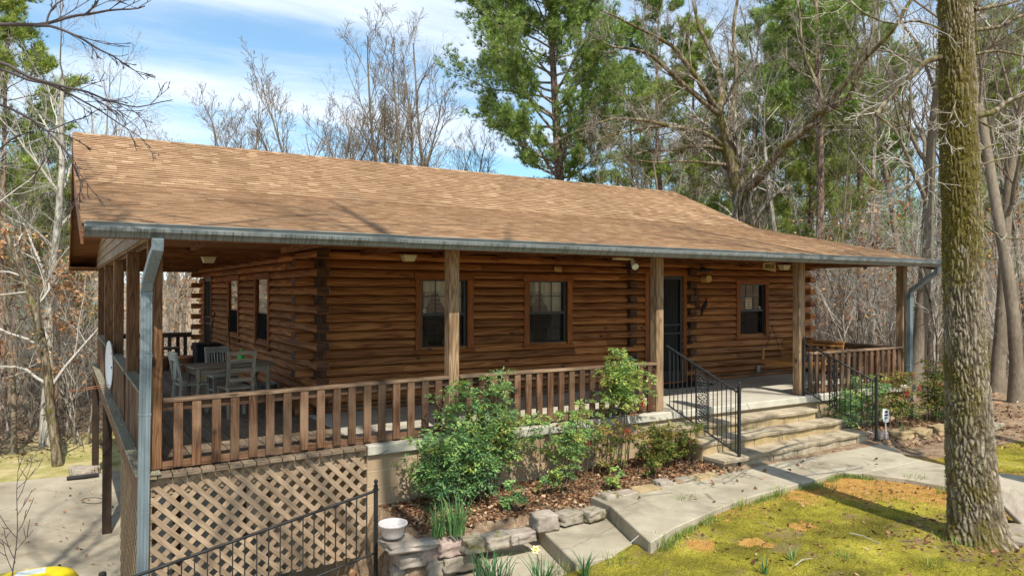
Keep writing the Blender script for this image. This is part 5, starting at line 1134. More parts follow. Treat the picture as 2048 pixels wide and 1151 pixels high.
def ramify(rg, pts, rad, spec, lev, out):
    # spec[lev] = (count per m or count, start t, angle, len ratio, r ratio, nseg, crook, up)
    if lev >= len(spec): return
    cnt, t0, ang, lr, rr, ns, ck, up = spec[lev]; L = np.linalg.norm(np.diff(pts, axis=0), axis=1).sum(); n = max(1, int(round(cnt*rg.uniform(.8, 1.2)))); k = len(pts)-1
    for c in range(n):
        t = t0+(1-t0)*(c+rg.uniform(0, 1))/n; f = t*k; i = min(int(f), k-1); p = pts[i]+(pts[i+1]-pts[i])*(f-i); r = rad[i]+(rad[i+1]-rad[i])*(f-i)
        d = tangent_dir(rg, pts, i, ang*rg.uniform(.7, 1.3), up); l = L*lr*rg.uniform(.6, 1.2)*(1.25-.65*t); r0 = max(MINR, r*rr); q_, ra = limb(rg, p, d, l, r0, max(MINR*.75, r0*.28), ns, ck, up*.25)
        out[lev].append((q_, ra)); ramify(rg, q_, ra, spec, lev+1, out)
def build_tree(name, label, mains, spec, mat, tmat, seed, group=None, minr=None, cat='tree', loc=(0, 0, 0), sides=(8, 5, 4, 3, 3, 3), leaves=None):
    rg = np.random.default_rng(seed); t = thing(name, label, cat, loc, group); out = [[] for _ in spec]
    for pts, rad in mains: ramify(rg, np.array(pts), np.array(rad), spec, 0, out)
    V, F = tubes_np([(np.array(a), np.array(b)) for a, b in mains], sides[0]); np_mesh('trunk', V, F, mat, t, smooth=True)
    Vs = []; Fs = []; b = 0
    for lv, T in enumerate(out):
        if not T: continue
        V, F = tubes_np(T, sides[min(lv+1, len(sides)-1)]); Vs.append(V); Fs.append(F+b); b += len(V)
    np_mesh('crown', np.concatenate(Vs), np.concatenate(Fs), tmat, t, smooth=True)
    if leaves:
        n, lm, lo, hi, zr = leaves; tips = np.array([q_[-1-rg.integers(0, 2)] for q_, _ in out[-1]]); tips = tips[(tips[:, 2] < zr[1]) & (tips[:, 2] > zr[0])]
        if len(tips):
            P = tips[rg.integers(0, len(tips), n)]+rg.normal(0, .10, (n, 3)); D = rand_dirs(n, -1, .3); W = unit(np.cross(D, rand_dirs(n))); V, F = leaf_quads(P, D, W, nr.uniform(lo, hi, n), nr.uniform(lo*.5, hi*.6, n)); np_mesh('dry_leaves', V, F, M[lm], t, nr.uniform(0, 1, n))
    return t
def bare_mesh(seed, h, r, lean=.03, forks=None):
    rg = np.random.default_rng(seed); trunk, rad = limb(rg, (0, 0, -.3), (rg.normal(0, lean), rg.normal(0, lean), 1), h, r, r*.16, 14, .035, .02); rad[0] *= 1.35
    return [(trunk, rad)]
SPEC_A = [(11, .34, .75, .42, .5, 7, .12, .18), (6, .2, .7, .5, .5, 5, .14, .12), (5, .2, .7, .5, .55, 4, .16, .1), (4, .15, .7, .55, .6, 3, .18, .05)]
SPEC_B = [(16, .45, .95, .30, .42, 6, .12, .22), (6, .2, .7, .5, .5, 4, .15, .1), (5, .2, .7, .5, .55, 3, .16, .05)]
SPEC_S = [(9, .15, .6, .55, .6, 5, .14, .25), (6, .1, .7, .5, .55, 4, .18, .1), (4, .1, .7, .5, .6, 3, .2, .05)]
BN = ['bare grey tree', 'bare straight tree with upswept limbs', 'bare crooked tree', 'tall bare tree with a thin crown', 'bare mossy oak', 'pale barked bare tree']
protoB = []
for k, (h, r, sp, tm, mat, nm) in enumerate([(15, .17, SPEC_A, 'twig', 'bark', 'oak_tree'), (17, .15, SPEC_B, 'twig', 'bark', 'bare_tree'), (12, .13, SPEC_A, 'twig', 'bark', 'bare_tree'), (19, .19, SPEC_B, 'twig', 'barkm', 'oak_tree'), (14, .21, SPEC_A, 'twig', 'barkm', 'oak_tree'), (10, .09, SPEC_A, 'twig', 'barkw', 'bare_tree')]):
    protoB.append((build_tree(nm, '', bare_mesh(100+k, h, r), sp, M[mat], M[tm], 200+k), BN[k]))
MINR = .0075; SPEC_V = [(9, .30, .45, .30, .5, 6, .10, .22), (6, .2, .6, .5, .55, 5, .12, .18), (5, .15, .65, .55, .6, 4, .14, .12), (2, .2, .6, .6, .7, 3, .15, .1)]
def vase(seed, h, n):
    rg = np.random.default_rng(seed); T0 = limb(rg, (0, 0, -.3), (0, 0, 1), h*.32, .19, .16, 5, .03); mains = [T0]
    for k in range(n):
        az = k*6.283/n+rg.normal(0, .3); tl = rg.uniform(.14, .52); mains.append(limb(rg, T0[0][-1-(k % 3)], (math.cos(az)*tl, math.sin(az)*tl, 1), h*rg.uniform(.58, .72), .105, .02, 10, .055, .02))
    return mains
protoV = [build_tree('bare_tree', '', vase(700+k, 15, n), SPEC_V, M['twigm'], M['twigm'], 710+k, sides=(7, 5, 3, 3, 3)) for k, n in enumerate((6, 5))]
MINR = .0035
protoS = []   # understory saplings, some with marcescent leaves
for k in range(4):
    rg = np.random.default_rng(300+k); mains = []
    for j in range(3 if k < 2 else 1):
        mains.append(limb(rg, (rg.normal(0, .12), rg.normal(0, .12), -.1), (rg.normal(0, .25), rg.normal(0, .25), 1), rg.uniform(3.2, 5), .035, .008, 8, .10, .03))
    protoS.append(build_tree('sapling', '', mains, SPEC_S, M['bark'], M['twig'], 310+k, leaves=(420, 'drydead', .07, .14, (.6, 5)) if k in (1, 3) else None, sides=(6, 4, 3, 3, 3)))
def tufts(rg, P, D, n_per, ln_, wd):
    n = len(P); Pn = np.repeat(P, n_per, 0); Dn = np.repeat(D, n_per, 0)+rg.normal(0, .55, (n*n_per, 3)); Dn = unit(Dn); W = unit(np.cross(Dn, rg.normal(0, 1, (n*n_per, 3)))); L = (ln_*rg.uniform(.7, 1.15, n*n_per))[:, None]
    V = np.stack([Pn-W*wd, Pn+W*wd, Pn+Dn*L], 1).reshape(-1, 3); return V, np.arange(3*n*n_per).reshape(-1, 3)
def pine(label, seed, h, r, crown0, spread, ntuft, per, loc=(0, 0, 0), mat='needle', bark_='barkp', nlimb=34, group=None, ln_=.26, wd=.016, asym=None):
    rg = np.random.default_rng(seed); t = thing('pine_tree', label, 'tree', loc, group); trunk, rad = limb(rg, (0, 0, -.3), (rg.normal(0, .02), rg.normal(0, .02), 1), h, r, .03, 16, .02, .03)
    T2 = []; T3 = []; P = []; D = []
    for c in range(nlimb):
        s = crown0+(1-crown0)*((c+rg.uniform(0, 1))/nlimb)**.9; f = s*16; i = min(int(f), 15); p = trunk[i]+(trunk[i+1]-trunk[i])*(f-i); az = c*2.4+rg.normal(0, .4); u = (s-crown0)/(1-crown0)
        L = spread*(math.sin(min(1, u*1.6+.25)*math.pi*.5)*(1.05-u)**.75+.12)*rg.uniform(.7, 1.15)
        if asym is not None: L *= 1+asym*math.cos(az-2.6)
        d = (math.cos(az), math.sin(az), .15+.5*u); q_, ra = limb(rg, p, d, L, max(.02, rad[i]*.38), .012, 7, .12, .07); T2.append((q_, ra))
        nb_ = int(4+L*3.2)
        for b in range(nb_):
            tt = .3+.7*(b+rg.uniform(0, 1))/nb_; ff = tt*7; ii = min(int(ff), 6); pp = q_[ii]+(q_[ii+1]-q_[ii])*(ff-ii); dd = tangent_dir(rg, q_, ii, .75, .25); l2 = L*.26*rg.uniform(.6, 1.2)*(1.25-tt*.7)+.25; q2, ra2 = limb(rg, pp, dd, l2, .012, .005, 3, .15, .12); T3.append((q2, ra2))
            m_ = max(2, int(ntuft/nlimb/nb_)); ts = rg.uniform(.25, 1.05, m_); idx = np.clip((ts*3).astype(int), 0, 2); fr = ts*3-idx; base = q2[idx]+(q2[idx+1]-q2[idx])*fr[:, None]+rg.normal(0, .10, (m_, 3)); P.append(base); D.append(np.tile(unit(q2[-1]-q2[0]+np.array([0, 0, .35*l2])), (m_, 1)))
    V, F = tubes_np([(trunk, rad)], 9); tr = np_mesh('trunk', V, F, M[bark_], t, smooth=True)
    V1, F1 = tubes_np(T2, 5); V2, F2 = tubes_np(T3, 3); np_mesh('branches', np.concatenate([V1, V2]), np.concatenate([F1, F2+len(V1)]), M['bark'], t, smooth=True)
    P = np.concatenate(P); D = np.concatenate(D); V, F = tufts(rg, P, D, per, ln_, wd); var = np.repeat(np.clip(rg.normal(.5, .2, len(P)), 0, 1), per); np_mesh('needles', V, F, M[mat], t, np.clip(var+rg.normal(0, .1, len(var)), 0, 1))
    return t
def ground_at(px, depth):
    p = at(px, 577, depth); return np.array([p[0], p[1], H(p[0], p[1])])
# the big pine behind the roof
g0 = ground_at(1128, 33); bigp = pine('large green pine towering behind the right half of the roof', 41, 21.0, .34, .34, 5.6, 36000, 13, nlimb=92, asym=.12, ln_=.23, wd=.0105); bigp.location = tuple(g0)
protoP = [pine('', 42, 17, .17, .42, 3.4, 6500, 10, mat='needley', nlimb=32, ln_=.25, wd=.013), pine('', 43, 20, .20, .48, 3.6, 6500, 10, mat='needle', nlimb=32, ln_=.25, wd=.013), pine('', 44, 14, .14, .3, 3.0, 5500, 10, mat='needley', bark_='barko', nlimb=30, ln_=.25, wd=.013)]
# hero oak right of the roof: main limbs follow the real tree, smaller branches grow from them
def poly(pl, depth, r0, r1, sub=3, jit=.04, seed=0):
    rg = np.random.default_rng(seed); P = [at(px, py, depth+dd) for (px, py, dd) in pl]; o = []
    for a, b in zip(P[:-1], P[1:]):
        for k in range(sub): o.append(a+(b-a)*k/sub+(rg.normal(0, jit, 3) if k else 0))
    o.append(P[-1]); o = np.array(o)
    for _ in range(1): o[1:-1] = (o[:-2]+2*o[1:-1]+o[2:])/4
    return o, np.linspace(r0, r1, len(o))
dO = 21.0; gb = ground_at(1505, dO)
tr0 = np.array([gb+[0, 0, -.3], gb+[0, 0, 1.5], gb+[-.05, 0, 2.6]]); 
m0 = poly([(1500, 560, 0), (1492, 440, 0), (1480, 380, 0), (1466, 320, 0), (1452, 270, 0)], dO, .30, .22, seed=1); m0 = (np.concatenate([[gb+[0, 0, -.3]], m0[0]]), np.concatenate([[.5], m0[1]]))
LB = [([(1452, 275, 0), (1438, 225, 0), (1445, 170, .5), (1432, 120, 1), (1400, 60, 1), (1380, -20, 1.5)], .13, .035), ([(1452, 275, 0), (1470, 200, .5), (1474, 130, .5), (1466, 60, 1), (1480, -20, 1)], .11, .035),
      ([(1440, 230, 0), (1395, 190, -.5), (1340, 145, -1), (1290, 100, -1), (1235, 95, -1.5), (1190, 75, -1.5)], .09, .015), ([(1438, 225, 0), (1375, 130, -1), (1345, 88, -1), (1280, 60, -1.5), (1200, 20, -2)], .09, .02),
      ([(1446, 290, 0), (1420, 268, -.5), (1365, 258, -1), (1340, 250, -1), (1270, 262, -1.5), (1195, 275, -2)], .085, .018), ([(1340, 252, -1), (1290, 240, -2), (1220, 235, -2), (1150, 262, -2.4)], .06, .015),
      ([(1447, 300, 0), (1405, 290, -.6), (1350, 300, -.8), (1290, 300, -1), (1200, 330, -1)], .07, .012), ([(1455, 330, 0), (1400, 322, -.4), (1330, 325, -1), (1255, 320, -1.2)], .06, .01),
      ([(1484, 385, 0), (1515, 360, -.8), (1555, 305, -1.4), (1605, 262, -2), (1640, 225, -2.4), (1690, 165, -3), (1740, 105, -3.4), (1800, 40, -4), (1840, -30, -4)], .13, .03), ([(1640, 225, -2.4), (1700, 200, -2.6), (1722, 150, -3), (1745, 70, -3), (1760, -10, -3)], .08, .02),
      ([(1605, 262, -2), (1650, 240, -2.4), (1645, 195, -2.4), (1610, 120, -2), (1600, 40, -2), (1590, -20, -2)], .07, .02)]
mains = [m0]+[poly(p, dO, a, b, seed=i+5) for i, (p, a, b) in enumerate(LB)]
SPEC_H = [(10, .12, .7, .30, .36, 7, .16, .14), (6, .15, .75, .5, .5, 5, .16, .08), (5, .15, .7, .5, .55, 4, .18, .05), (3, .15, .7, .5, .6, 3, .2, .02)]
def localise(mains, g): return [(a-np.array(g), b) for a, b in mains]
t = build_tree('oak_tree', 'large spreading bare oak with mossy limbs right of the roof peak', localise(mains, gb), SPEC_H, M['barkm'], M['bark'], 77, sides=(9, 5, 4, 3, 3)); t.location = gb
# mossy foreground trunk
TR = [(1960, 1085, .335), (1955, 1060, .30), (1949, 1010, .275), (1943, 937, .255), (1938, 815, .236), (1930, 694, .214), (1926, 572, .208), (1925, 450, .206), (1919, 347, .202), (1916, 260, .20), (1915, 174, .20), (1913, 87, .19), (1910, 0, .18), (1906, -120, .17), (1900, -300, .15)]
dT = 7.66; tp = [at(px, py, dT) for px, py, _ in TR]; zs = [p[2] for p in tp]; big = thing('mossy_oak', 'thick mossy oak trunk in the right foreground', 'tree', (7.1, -4.4, -.75))
ns, nz = 200, 640; V = []; crk = []; order = np.argsort(zs); zz_ = np.array(zs)[order]; xx = np.array([p[0] for p in tp])[order]; yy_ = np.array([p[1] for p in tp])[order]; rr_ = np.array([r for _, _, r in TR])[order]
for j in range(nz+1):
    z = zs[0]-.12+(zs[-1]-zs[0]+.12)*j/nz; cx, cy, r = np.interp(z, zz_, xx), np.interp(z, zz_, yy_), np.interp(z, zz_, rr_)-.026
    for k in range(ns):
        a = 2*math.pi*k/ns; u, v = a*r*1.0, z; dirx, diry = math.cos(a), math.sin(a)
        q0 = Vector((dirx*2.6, diry*2.6, z*2.5)); w1_ = mnoise.noise(q0*1.4)*.9
        vd = mnoise.voronoi(Vector((dirx*5.6+w1_*.8, diry*5.6+w1_*.5, z*8+w1_*2)))[0]; cr = min(1, (vd[1]-vd[0])*2.6); vd2 = mnoise.voronoi(Vector((dirx*13+w1_, diry*13, z*20)))[0]; cr2 = min(1, (vd2[1]-vd2[0])*2.5)
        d = .024*cr**.7+.007*cr2-.02 + .012*mnoise.noise(Vector((dirx*1.2, diry*1.2, z*.9)))+.004*mnoise.noise(Vector((dirx*20, diry*20, z*20)))
        crk.append(cr*.75+cr2*.25)
        if z < -.45: d += (-.45-z)*.35*max(0, mnoise.noise(Vector((dirx*1.5, diry*1.5, 7)))+.3)
        V.append((cx+(r+d)*dirx, cy+(r+d)*diry, z))
F = [(j*ns+k, j*ns+(k+1) % ns, (j+1)*ns+(k+1) % ns, (j+1)*ns+k) for j in range(nz) for k in range(ns)]
m = Mt('furrowed_mossy_bark', .93, .12); o = m.tc.outputs['Object']; n1 = m.noise(m.map(o, (9, 9, 4)), 1, 6, .7); n2 = m.noise(m.map(o, (1.4, 1.4, 1.1)), 1, 6, .7, .4); n3 = m.noise(o, 70, 4, .7); pnt = nd(m.t, 'ShaderNodeNewGeometry')
cv_ = m.math('ADD', m.math('MULTIPLY', m.attr(), .75), m.math('MULTIPLY', m.math('SUBTRACT', n1, .3), .6)); c = m.ramp(cv_, [(.12, (.04, .03, .019)), (.4, (.14, .11, .075)), (.7, (.27, .225, .165)), (.95, (.46, .41, .33))])
mo = m.ramp(n3, [(.3, (.035, .03, .006)), (.5, (.10, .08, .012)), (.7, (.22, .175, .03))])
sx = nd(m.t, 'ShaderNodeSeparateXYZ'); ln(m.t, pnt.outputs['Normal'], sx.inputs[0]); side_ = m.math('MULTIPLY', sx.outputs[0], -.13); so_ = nd(m.t, 'ShaderNodeSeparateXYZ'); ln(m.t, o, so_.inputs[0]); hz = m.rng(so_.outputs[2], -.7, 3.0, -.05, .06)
mm = m.rng(m.math('ADD', m.math('ADD', n2, side_), m.math('ADD', hz, m.math('MULTIPLY', m.math('SUBTRACT', n3, .5), .35))), .55, .63)
c = m.mix(m.math('MULTIPLY', mm, .82), c, mo); m.col(c); m.bump(m.math('ADD', n1, m.math('MULTIPLY', n3, .5)), .8, .02); M['bigbark'] = m.m
fc = np.array(crk)[np.array(F)].mean(1); np_mesh('trunk', V, F, M['bigbark'], big, fc, smooth=True)
# moss fuzz on the trunk
def onto(z, a, off=.0):
    return np.array([np.interp(z, zz_, xx)+(np.interp(z, zz_, rr_)+off)*math.cos(a), np.interp(z, zz_, yy_)+(np.interp(z, zz_, rr_)+off)*math.sin(a), z])
P = []; D = []
while len(P) < 6000:
    z = rnd.uniform(-.6, 5.2); a = rnd.uniform(0, 6.283)
    if mnoise.noise(Vector((math.cos(a)*1.3, math.sin(a)*1.3, z*1.1)))+(-.35*math.cos(a))+.06*z > .12: P.append(onto(z, a, -.015)); D.append((math.cos(a), math.sin(a), -.3))
P = np.array(P); D = unit(np.array(D)+nr.normal(0, .5, (len(P), 3))); W = unit(np.cross(D, rand_dirs(len(P)))); L = nr.uniform(.008, .022, len(P))[:, None]
np_mesh('moss_tufts', np.stack([P-W*.005, P+W*.005, P+D*L], 1).reshape(-1, 3), np.arange(3*len(P)).reshape(-1, 3), M['mossb'], big, nr.uniform(0, .7, len(P)))
LM = [([(1885, 115, 0), (1862, 116, -.05), (1833, 141, -.2), (1806, 168, -.3), (1768, 206, -.5), (1752, 228, -.6)], .034, .02), ([(1752, 228, -.6), (1790, 262, -.8), (1812, 300, -.9)], .012, .006), ([(1952, 232, 0), (1990, 222, .2), (2020, 200, .3), (2080, 178, .5)], .035, .02),
      ([(1948, 20, 0), (1990, 14, .2), (2060, -8, .5)], .022, .012), ([(1950, 60, 0), (2000, 55, .2), (2040, 32, .4), (2080, 25, .5)], .022, .012), ([(1952, 108, 0), (2000, 100, .3), (2080, 118, .6)], .016, .010), ([(1955, 240, 0), (2000, 262, .3), (2060, 275, .5)], .012, .007),
      ([(1957, 330, 0), (2010, 312, .3), (2080, 290, .6)], .012, .007), ([(1960, 300, 0), (1990, 285, .2), (2070, 295, .4)], .012, .007), ([(1880, 330, 0), (1850, 345, -.2), (1828, 365, -.4), (1800, 378, -.6)], .012, .005), ([(1882, 60, 0), (1840, 40, -.3), (1790, 48, -.5), (1730, 30, -.8), (1690, 0, -1)], .014, .006),
      ([(1912, 200, -.2), (1898, 240, -.35), (1890, 285, -.35)], .009, .006), ([(1958, 440, 0), (2000, 475, .3), (2070, 480, .6)], .014, .008)]
mains = [poly(p, dT, a, b, jit=.012, seed=40+i) for i, (p, a, b) in enumerate(LM)]; out = [[] for _ in range(3)]; rg = np.random.default_rng(9)
for a, b in mains: ramify(rg, a, b, [(5, .15, .8, .45, .5, 5, .16, .0), (4, .15, .7, .5, .55, 4, .18, 0), (3, .15, .7, .55, .6, 3, .2, 0)], 0, out)
V, F = tubes_np(mains, 8); np_mesh('limbs', V, F, M['barkm'], big, smooth=True)
V, F = tubes_np(sum(out, []), 4); np_mesh('crown', V, F, M['twig'], big, smooth=True)
# overhanging tree at the left, rooted outside the picture
dL = 5.6; lt = (-4.6, -3.4, -2.6)
LL = [([(-420, 40, 0), (-160, 52, 0), (0, 50, 0), (75, 52, 0), (130, 36, .1), (200, 24, .2), (245, 18, .2), (290, 12, .3)], .02, .005), ([(70, 53, 0), (115, 55, 0), (150, 72, 0), (190, 95, .1), (225, 110, .15), (262, 135, .2), (290, 160, .2)], .012, .003), ([(95, 52, 0), (97, 30, 0), (110, 8, 0), (150, -15, .1)], .008, .005),
      ([(165, 32, .1), (190, 12, .1), (200, -20, .1)], .008, .004), ([(-300, 90, 0), (0, 118, 0), (60, 155, 0), (120, 172, 0), (175, 183, .1), (225, 205, .2), (270, 218, .25), (345, 200, .4)], .016, .0035), ([(-300, 60, .2), (0, 135, .2), (40, 155, .2), (90, 165, .2), (145, 190, .3), (190, 215, .3), (235, 245, .4), (292, 283, .5)], .014, .003),
      ([(-300, 120, 0), (0, 207, 0), (50, 232, 0), (97, 262, 0), (140, 310, 0), (160, 360, .1), (163, 378, .1)], .012, .003), ([(97, 262, 0), (140, 272, .1), (178, 295, .2)], .006, .003), ([(95, 262, 0), (150, 240, .1), (190, 222, .2)], .006, .003), ([(60, 155, 0), (75, 120, 0), (60, 90, 0)], .005, .003), ([(-60, 330, .3), (0, 298, .3), (30, 275, .3), (68, 262, .3)], .009, .005),
      ([(97, 262, 0), (95, 300, 0), (80, 340, 0), (66, 356, 0)], .004, .002)]
mains = [poly(p, dL, a, b, jit=.008, seed=60+i) for i, (p, a, b) in enumerate(LL)]
trunkL, radL = limb(np.random.default_rng(3), lt, (.02, .02, 1), 9, .2, .08, 12, .03, .02)
mains2 = mains[:]; 
for a, b in mains[:1]+mains[4:7]:   # tie the long limbs into the trunk
    s0 = a[0]; j = int(np.argmin(abs(trunkL[:, 2]-s0[2]+.5))); mains2.append((np.array([trunkL[j], (trunkL[j]+s0)/2+[0, 0, .15], s0]), np.array([b[0]*2, b[0]*1.4, b[0]])))
lo_ = np.array(lt); out = [[] for _ in range(3)]; rg = np.random.default_rng(19); tL = thing('overhanging_tree', 'dark bare branches reaching in from the left above the roof', 'tree', lt)
for a, b in mains: ramify(rg, a, b, [(6, .35, .5, .20, .5, 5, .07, .0), (3, .2, .5, .5, .55, 4, .09, 0), (1, .3, .5, .5, .6, 3, .1, 0)], 0, out)
V, F = tubes_np(mains2+[(trunkL, radL)], 7); np_mesh('limbs', V, F, M['twigd'], tL, smooth=True); V, F = tubes_np(sum(out, []), 3); np_mesh('crown', V, F, M['twigd'], tL, smooth=True)
# thin sapling in front of the patio
rg = np.random.default_rng(23); ps = poly([(22, 1180, 0), (30, 1120, 0), (36, 1060, 0), (33, 980, 0), (36, 940, 0)], 6.8, .006, .002, jit=.006, seed=2)
out = [[], []]; ramify(rg, ps[0], ps[1], [(9, .1, .8, .35, .6, 4, .1, .2), (2, .3, .6, .5, .6, 3, .1, .1)], 0, out); t = thing('sapling', 'thin bare sapling in front of the patio at the lower left', 'sapling', tuple(ps[0][0])); V, F = tubes_np([ps]+out[0]+out[1], 4); np_mesh('stem', V, F, M['twigd'], t, smooth=True)
# ---- named individual trees in view
used = set(); WHERE = []
def put(proto, label, px, depth, sc=1, rz=None, group='bare trees in the woods', lean=None):
    g_ = ground_at(px, depth); rz = rnd.uniform(0, 6.28) if rz is None else rz
    if id(proto) in used: o = recopy(proto, label, tuple(g_), rz, sc, group)
    else: used.add(id(proto)); o = proto; o.location = tuple(g_); o.rotation_euler = (0, 0, rz); o.scale = (sc, sc, sc) if not isinstance(sc, tuple) else sc; o['label'] = label; o['group'] = group
    return o
def zone(px):
    return ('far left edge' if px < 90 else 'left of the roof' if px < 230 else 'above the left part of the roof' if px < 560 else 'above the middle of the roof' if px < 900 else 'behind the large pine' if px < 1250 else 'right of the roof peak' if px < 1500 else 'over the right eave' if px < 1700 else 'behind the right porch corner' if px < 1880 else 'right of the mossy trunk')
def dist(d): return 'near' if d < 24 else 'middle distance' if d < 36 else 'far'
ORD = ['', ' leaning slightly', ' with a pale trunk', ' beside a thinner one', ' partly hidden', ' set further back', ' among twigs', ' with a forked crown', ' in the shade', ' catching the sun', ' behind the others']
cnt = {}
def lab(kind, px, d):
    k = (kind, zone(px), dist(d)); cnt[k] = cnt.get(k, -1)+1
    s = f"{kind} {zone(px)}, {dist(d)}"+ORD[cnt[k] % len(ORD)]; s = ' '.join(s.split()[:16])
    return s if cnt[k] < len(ORD) else s+' at the back'
# bare crowns above the roof
for (px, d, sc, k) in ((270, 42, .95, 0), (655, 40, .98, 4), (850, 36, .85, 3), (905, 36, .66, 0), (960, 38, .7, 2), (1010, 40, .7, 5)):
    o = put(protoB[k][0], lab(protoB[k][1], px, d), px, d, sc)
    for ch in o.children: ch.material_slots[0].link = 'OBJECT'; ch.material_slots[0].material = M['twigm']
for (px, d, sc, k, lb) in ((505, 39, 1.05, 0, 'rounded bare crown above the middle of the roof, left of a denser one'), (600, 38, 1.08, 1, 'dense rounded bare crown above the middle of the roof'), (790, 35, 1.13, 0, 'tall vase shaped bare tree left of the large pine'), (735, 40, 1.12, 1, 'smaller bare crown just left of the tall vase shaped tree'), (345, 43, .9, 0, 'low bare crown above the left part of the roof'), (425, 44, .9, 1, 'faint bare crown between two crowns above the roof'), (930, 42, .85, 0, 'low bare crown at the left edge of the large pine')):
    put(protoV[k], lb, px, d, sc, group='bare trees above the roof')
put(protoP[0], 'yellow green pine at the left edge of the picture', 5, 24, .86, group='pines in the woods'); put(protoP[1], 'rear yellow green pine low at the left edge', 30, 34, .5, group='pines in the woods'); put(protoP[2], 'rear green pine between the left pines', 60, 38, .6, group='pines in the woods'); put(protoP[1], 'smaller pine beside the left gable', 75, 30, .62, group='pines in the woods'); put(protoP[2], 'low bushy pine left of the gable', 115, 27, .62, group='pines in the woods')
for (px, d, sc, k) in ((95, 24, .6, 2), (30, 20.5, .5, 0), (62, 28, .62, 4), (8, 25, .55, 3), (120, 27, .6, 0), (150, 29, .62, 5), (175, 33, .62, 1), (50, 35, .7, 3), (135, 36, .7, 4), (345, 26, .55, 0), (300, 30, .6, 2), (360, 36, .66, 4), (10, 38, .7, 2), (190, 26, .5, 5)):
    put(protoB[k][0], lab(protoB[k][1], px, d), px, d, sc)
for (px, d, sc, k) in ((1320, 34, .86, 1), (1392, 30, .8, 0), (1260, 42, .8, 1), (1575, 37, .95, 0), (1620, 33, 1.0, 0), (1512, 44, 1.0, 1), (1690, 40, 1.0, 0), (1752, 44, .95, 1), (1640, 26, .9, 1), (1655, 28, .95, 2), (1720, 31, .9, 1), (2010, 34, .9, 0), (1975, 42, 1, 1), (2050, 28, .8, 2), (1440, 48, 1, 2)):
    put(protoP[k], lab(('yellow green pine', 'tall green pine', 'orange barked pine')[k], px, d), px, d, sc, group='pines in the woods')
for (px, d, sc, k) in ((1350, 27, .8, 2), (1300, 36, .85, 0), (1420, 33, .8, 1), (1560, 26, .8, 1), (1600, 30, .8, 3), (1700, 24, .85, 5), (1745, 27, .9, 1), (1795, 31, .9, 3), (1832, 19.5, .95, 4), (1862, 25, .9, 0), (1870, 34, 1, 2), (1995, 19.5, .9, 4), (2032, 17.5, .85, 3), (1978, 26, 1, 0), (2012, 30, .95, 1), (2060, 23, .9, 2), (1968, 36, 1, 3), (1530, 33, .9, 5), (1480, 37, .9, 0), (2045, 38, 1, 4), (1680, 45, 1, 1), (1740, 46, 1, 3), (1625, 48, 1, 0), (1240, 30, .75, 2)):
    put(protoB[k][0], lab(protoB[k][1], px, d), px, d, sc)
NS = 0
for (lo, hi, n, d0, d1) in ((-20, 200, 18, 19, 38), (270, 400, 8, 22, 36), (1610, 1880, 22, 20, 42), (1965, 2070, 12, 17, 38), (1540, 1620, 3, 30, 40)):
    for j in range(n):
        px = rnd.uniform(lo, hi); d = rnd.uniform(d0, d1); k = rnd.choice((0, 0, 2, 1 if px > 300 else 2, 3)); o = put(protoS[k], 'bare understory sapling in the woods' if k in (0, 2) else 'understory sapling holding orange brown dry leaves', px, d, rnd.uniform(.7, 1.25), group='bare saplings in the woods' if k in (0, 2) else 'saplings with dry leaves')
# the drooping pale branches and dry oak leaves at the left
rg = np.random.default_rng(31); g_ = ground_at(118, 19); mains = [limb(rg, (0, 0, -.2), (-.05, 0, 1), 9.5, .13, .03, 12, .07, .02)]
t = build_tree('beech_tree', 'leaning tree with orange brown dry leaves left of the porch', mains, [(18, .18, 1.0, .42, .45, 6, .14, .02), (6, .2, .7, .5, .5, 5, .16, .0), (5, .2, .7, .5, .55, 4, .18, 0), (3, .15, .7, .5, .6, 3, .2, 0)], M['barkm'], M['twig'], 34, leaves=(4600, 'drydead', .08, .16, (2.0, 6.0))); t.location = tuple(g_)
g_ = ground_at(98, 20); rg = np.random.default_rng(35); t = build_tree('pale_tree', 'pale grey trunk standing in the sunny grass left of the porch', [limb(rg, (0, 0, -.2), (.06, 0, 1), 11, .19, .05, 12, .04, .02)], SPEC_A, M['barkw'], M['twig'], 36); t.location = tuple(on(92, 880, 2, -2.55)); 
# ---- the wood beyond, one mass
VV = []; FF = []; b = 0; rg = np.random.default_rng(88); protos = []
for k in range(5):
    out = [[] for _ in range(3)]; tr_ = bare_mesh(500+k, 15+k, .15)[0]; ramify(rg, tr_[0], tr_[1], [(12, .3, .8, .38, .5, 5, .12, .18), (6, .15, .7, .5, .5, 4, .15, .1), (5, .15, .7, .5, .7, 2, .16, .05)], 0, out)
    V0, F0 = tubes_np([tr_], 5); V1, F1 = tubes_np(out[0], 4); V2, F2 = tubes_np(out[1]+[(a, np.maximum(r_, .009)) for a, r_ in out[2]], 3); protos.append((np.concatenate([V0, V1, V2]), np.concatenate([F0, F1+len(V0), F2+len(V0)+len(V1)])))
for j in range(95):
    px = rg.uniform(1250, 2150) if j % 3 else rg.uniform(-120, 190); d = rg.uniform(44, 95); g_ = ground_at(px, d); V0, F0 = protos[rg.integers(0, 5)]; a = rg.uniform(0, 6.28); sc = rg.uniform(.75, 1.05); R2 = np.array([[math.cos(a), -math.sin(a), 0], [math.sin(a), math.cos(a), 0], [0, 0, 1]])
    VV.append((V0*sc) @ R2.T+g_); FF.append(F0+b); b += len(V0)
tag(np_mesh('far_woods', np.concatenate(VV), np.concatenate(FF), M['bark']), kind='stuff')
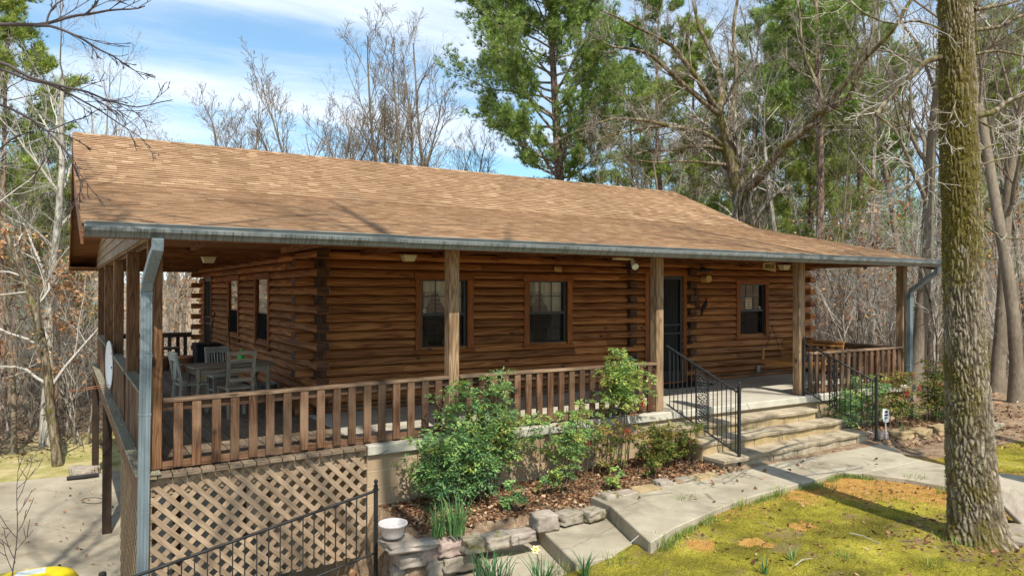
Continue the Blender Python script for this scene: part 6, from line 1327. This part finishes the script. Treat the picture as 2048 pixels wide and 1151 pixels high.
# undergrowth thicket
VV = []; FF = []; b = 0
T = []
for j in range(3800):
    px = rg.uniform(1560, 2120) if j % 5 < 3 else rg.uniform(-80, 420); d = rg.uniform(21, 58); g_ = ground_at(px, d); q_, ra = limb(rg, g_, (rg.normal(0, .5), rg.normal(0, .5), 1), rg.uniform(.5, 2.6), rg.uniform(.006, .016), .004, 4, .18); T.append((q_, ra)); 
    for _ in range(2): q2, r2 = limb(rg, q_[2], (rg.normal(0, .8), rg.normal(0, .8), .6), rg.uniform(.3, 1.0), .006, .003, 2, .15); T.append((q2, r2))
V, F = tubes_np(T, 3); tag(np_mesh('undergrowth', V, F, M['twigm']), kind='stuff')
# far pine masses
pv = protoP[1]; VV = []; VR = []
for j in range(38):
    px = rg.uniform(1240, 2120) if j % 4 else rg.uniform(-60, 200); d = rg.uniform(52, 95); g_ = ground_at(px, d); h = rg.uniform(11, 19)
    n = 900; z = rg.uniform(.3, 1, n); a = rg.uniform(0, 6.28, n); r = 2.9*(1.15-z)**.6*np.sqrt(rg.uniform(.05, 1, n)); P = np.stack([r*np.cos(a), r*np.sin(a), z*h], 1)+g_+rg.normal(0, .3, (n, 3)); D = unit(np.stack([np.cos(a), np.sin(a), np.full(n, .6)], 1))
    V, F = tufts(rg, P, D, 3, .7, .05); VV.append(V); VR.append(np.repeat(np.clip(rg.normal(.5, .2, n), 0, 1), 3))
VV = np.concatenate(VV); tag(np_mesh('far_pines', VV, np.arange(len(VV)).reshape(-1, 3), M['needle'], None, np.concatenate(VR)), kind='stuff')
# ---- trees behind the camera whose branches shade the roof, path and lawn
for (x, y, k, sc, lb) in ((-4.8, -5.6, 3, 1.0, 'bare tree on the lawn behind the viewpoint, left'), (1.5, -10.2, 3, 1.1, 'bare oak behind the viewpoint, centre'), (11.8, -6.6, 0, 1.15, 'bare grey tree on the lawn near the path, outside the picture on the right'), (-1.8, -10.5, 0, 1.25, 'bare straight tree behind the viewpoint, far left'), (9.6, -7.2, 4, 1.15, 'bare grey tree on the lawn right of the picture')):
    recopy(protoB[k][0], lb, (x, y, H(x, y)), rnd.uniform(0, 6), sc, 'trees behind the viewpoint')
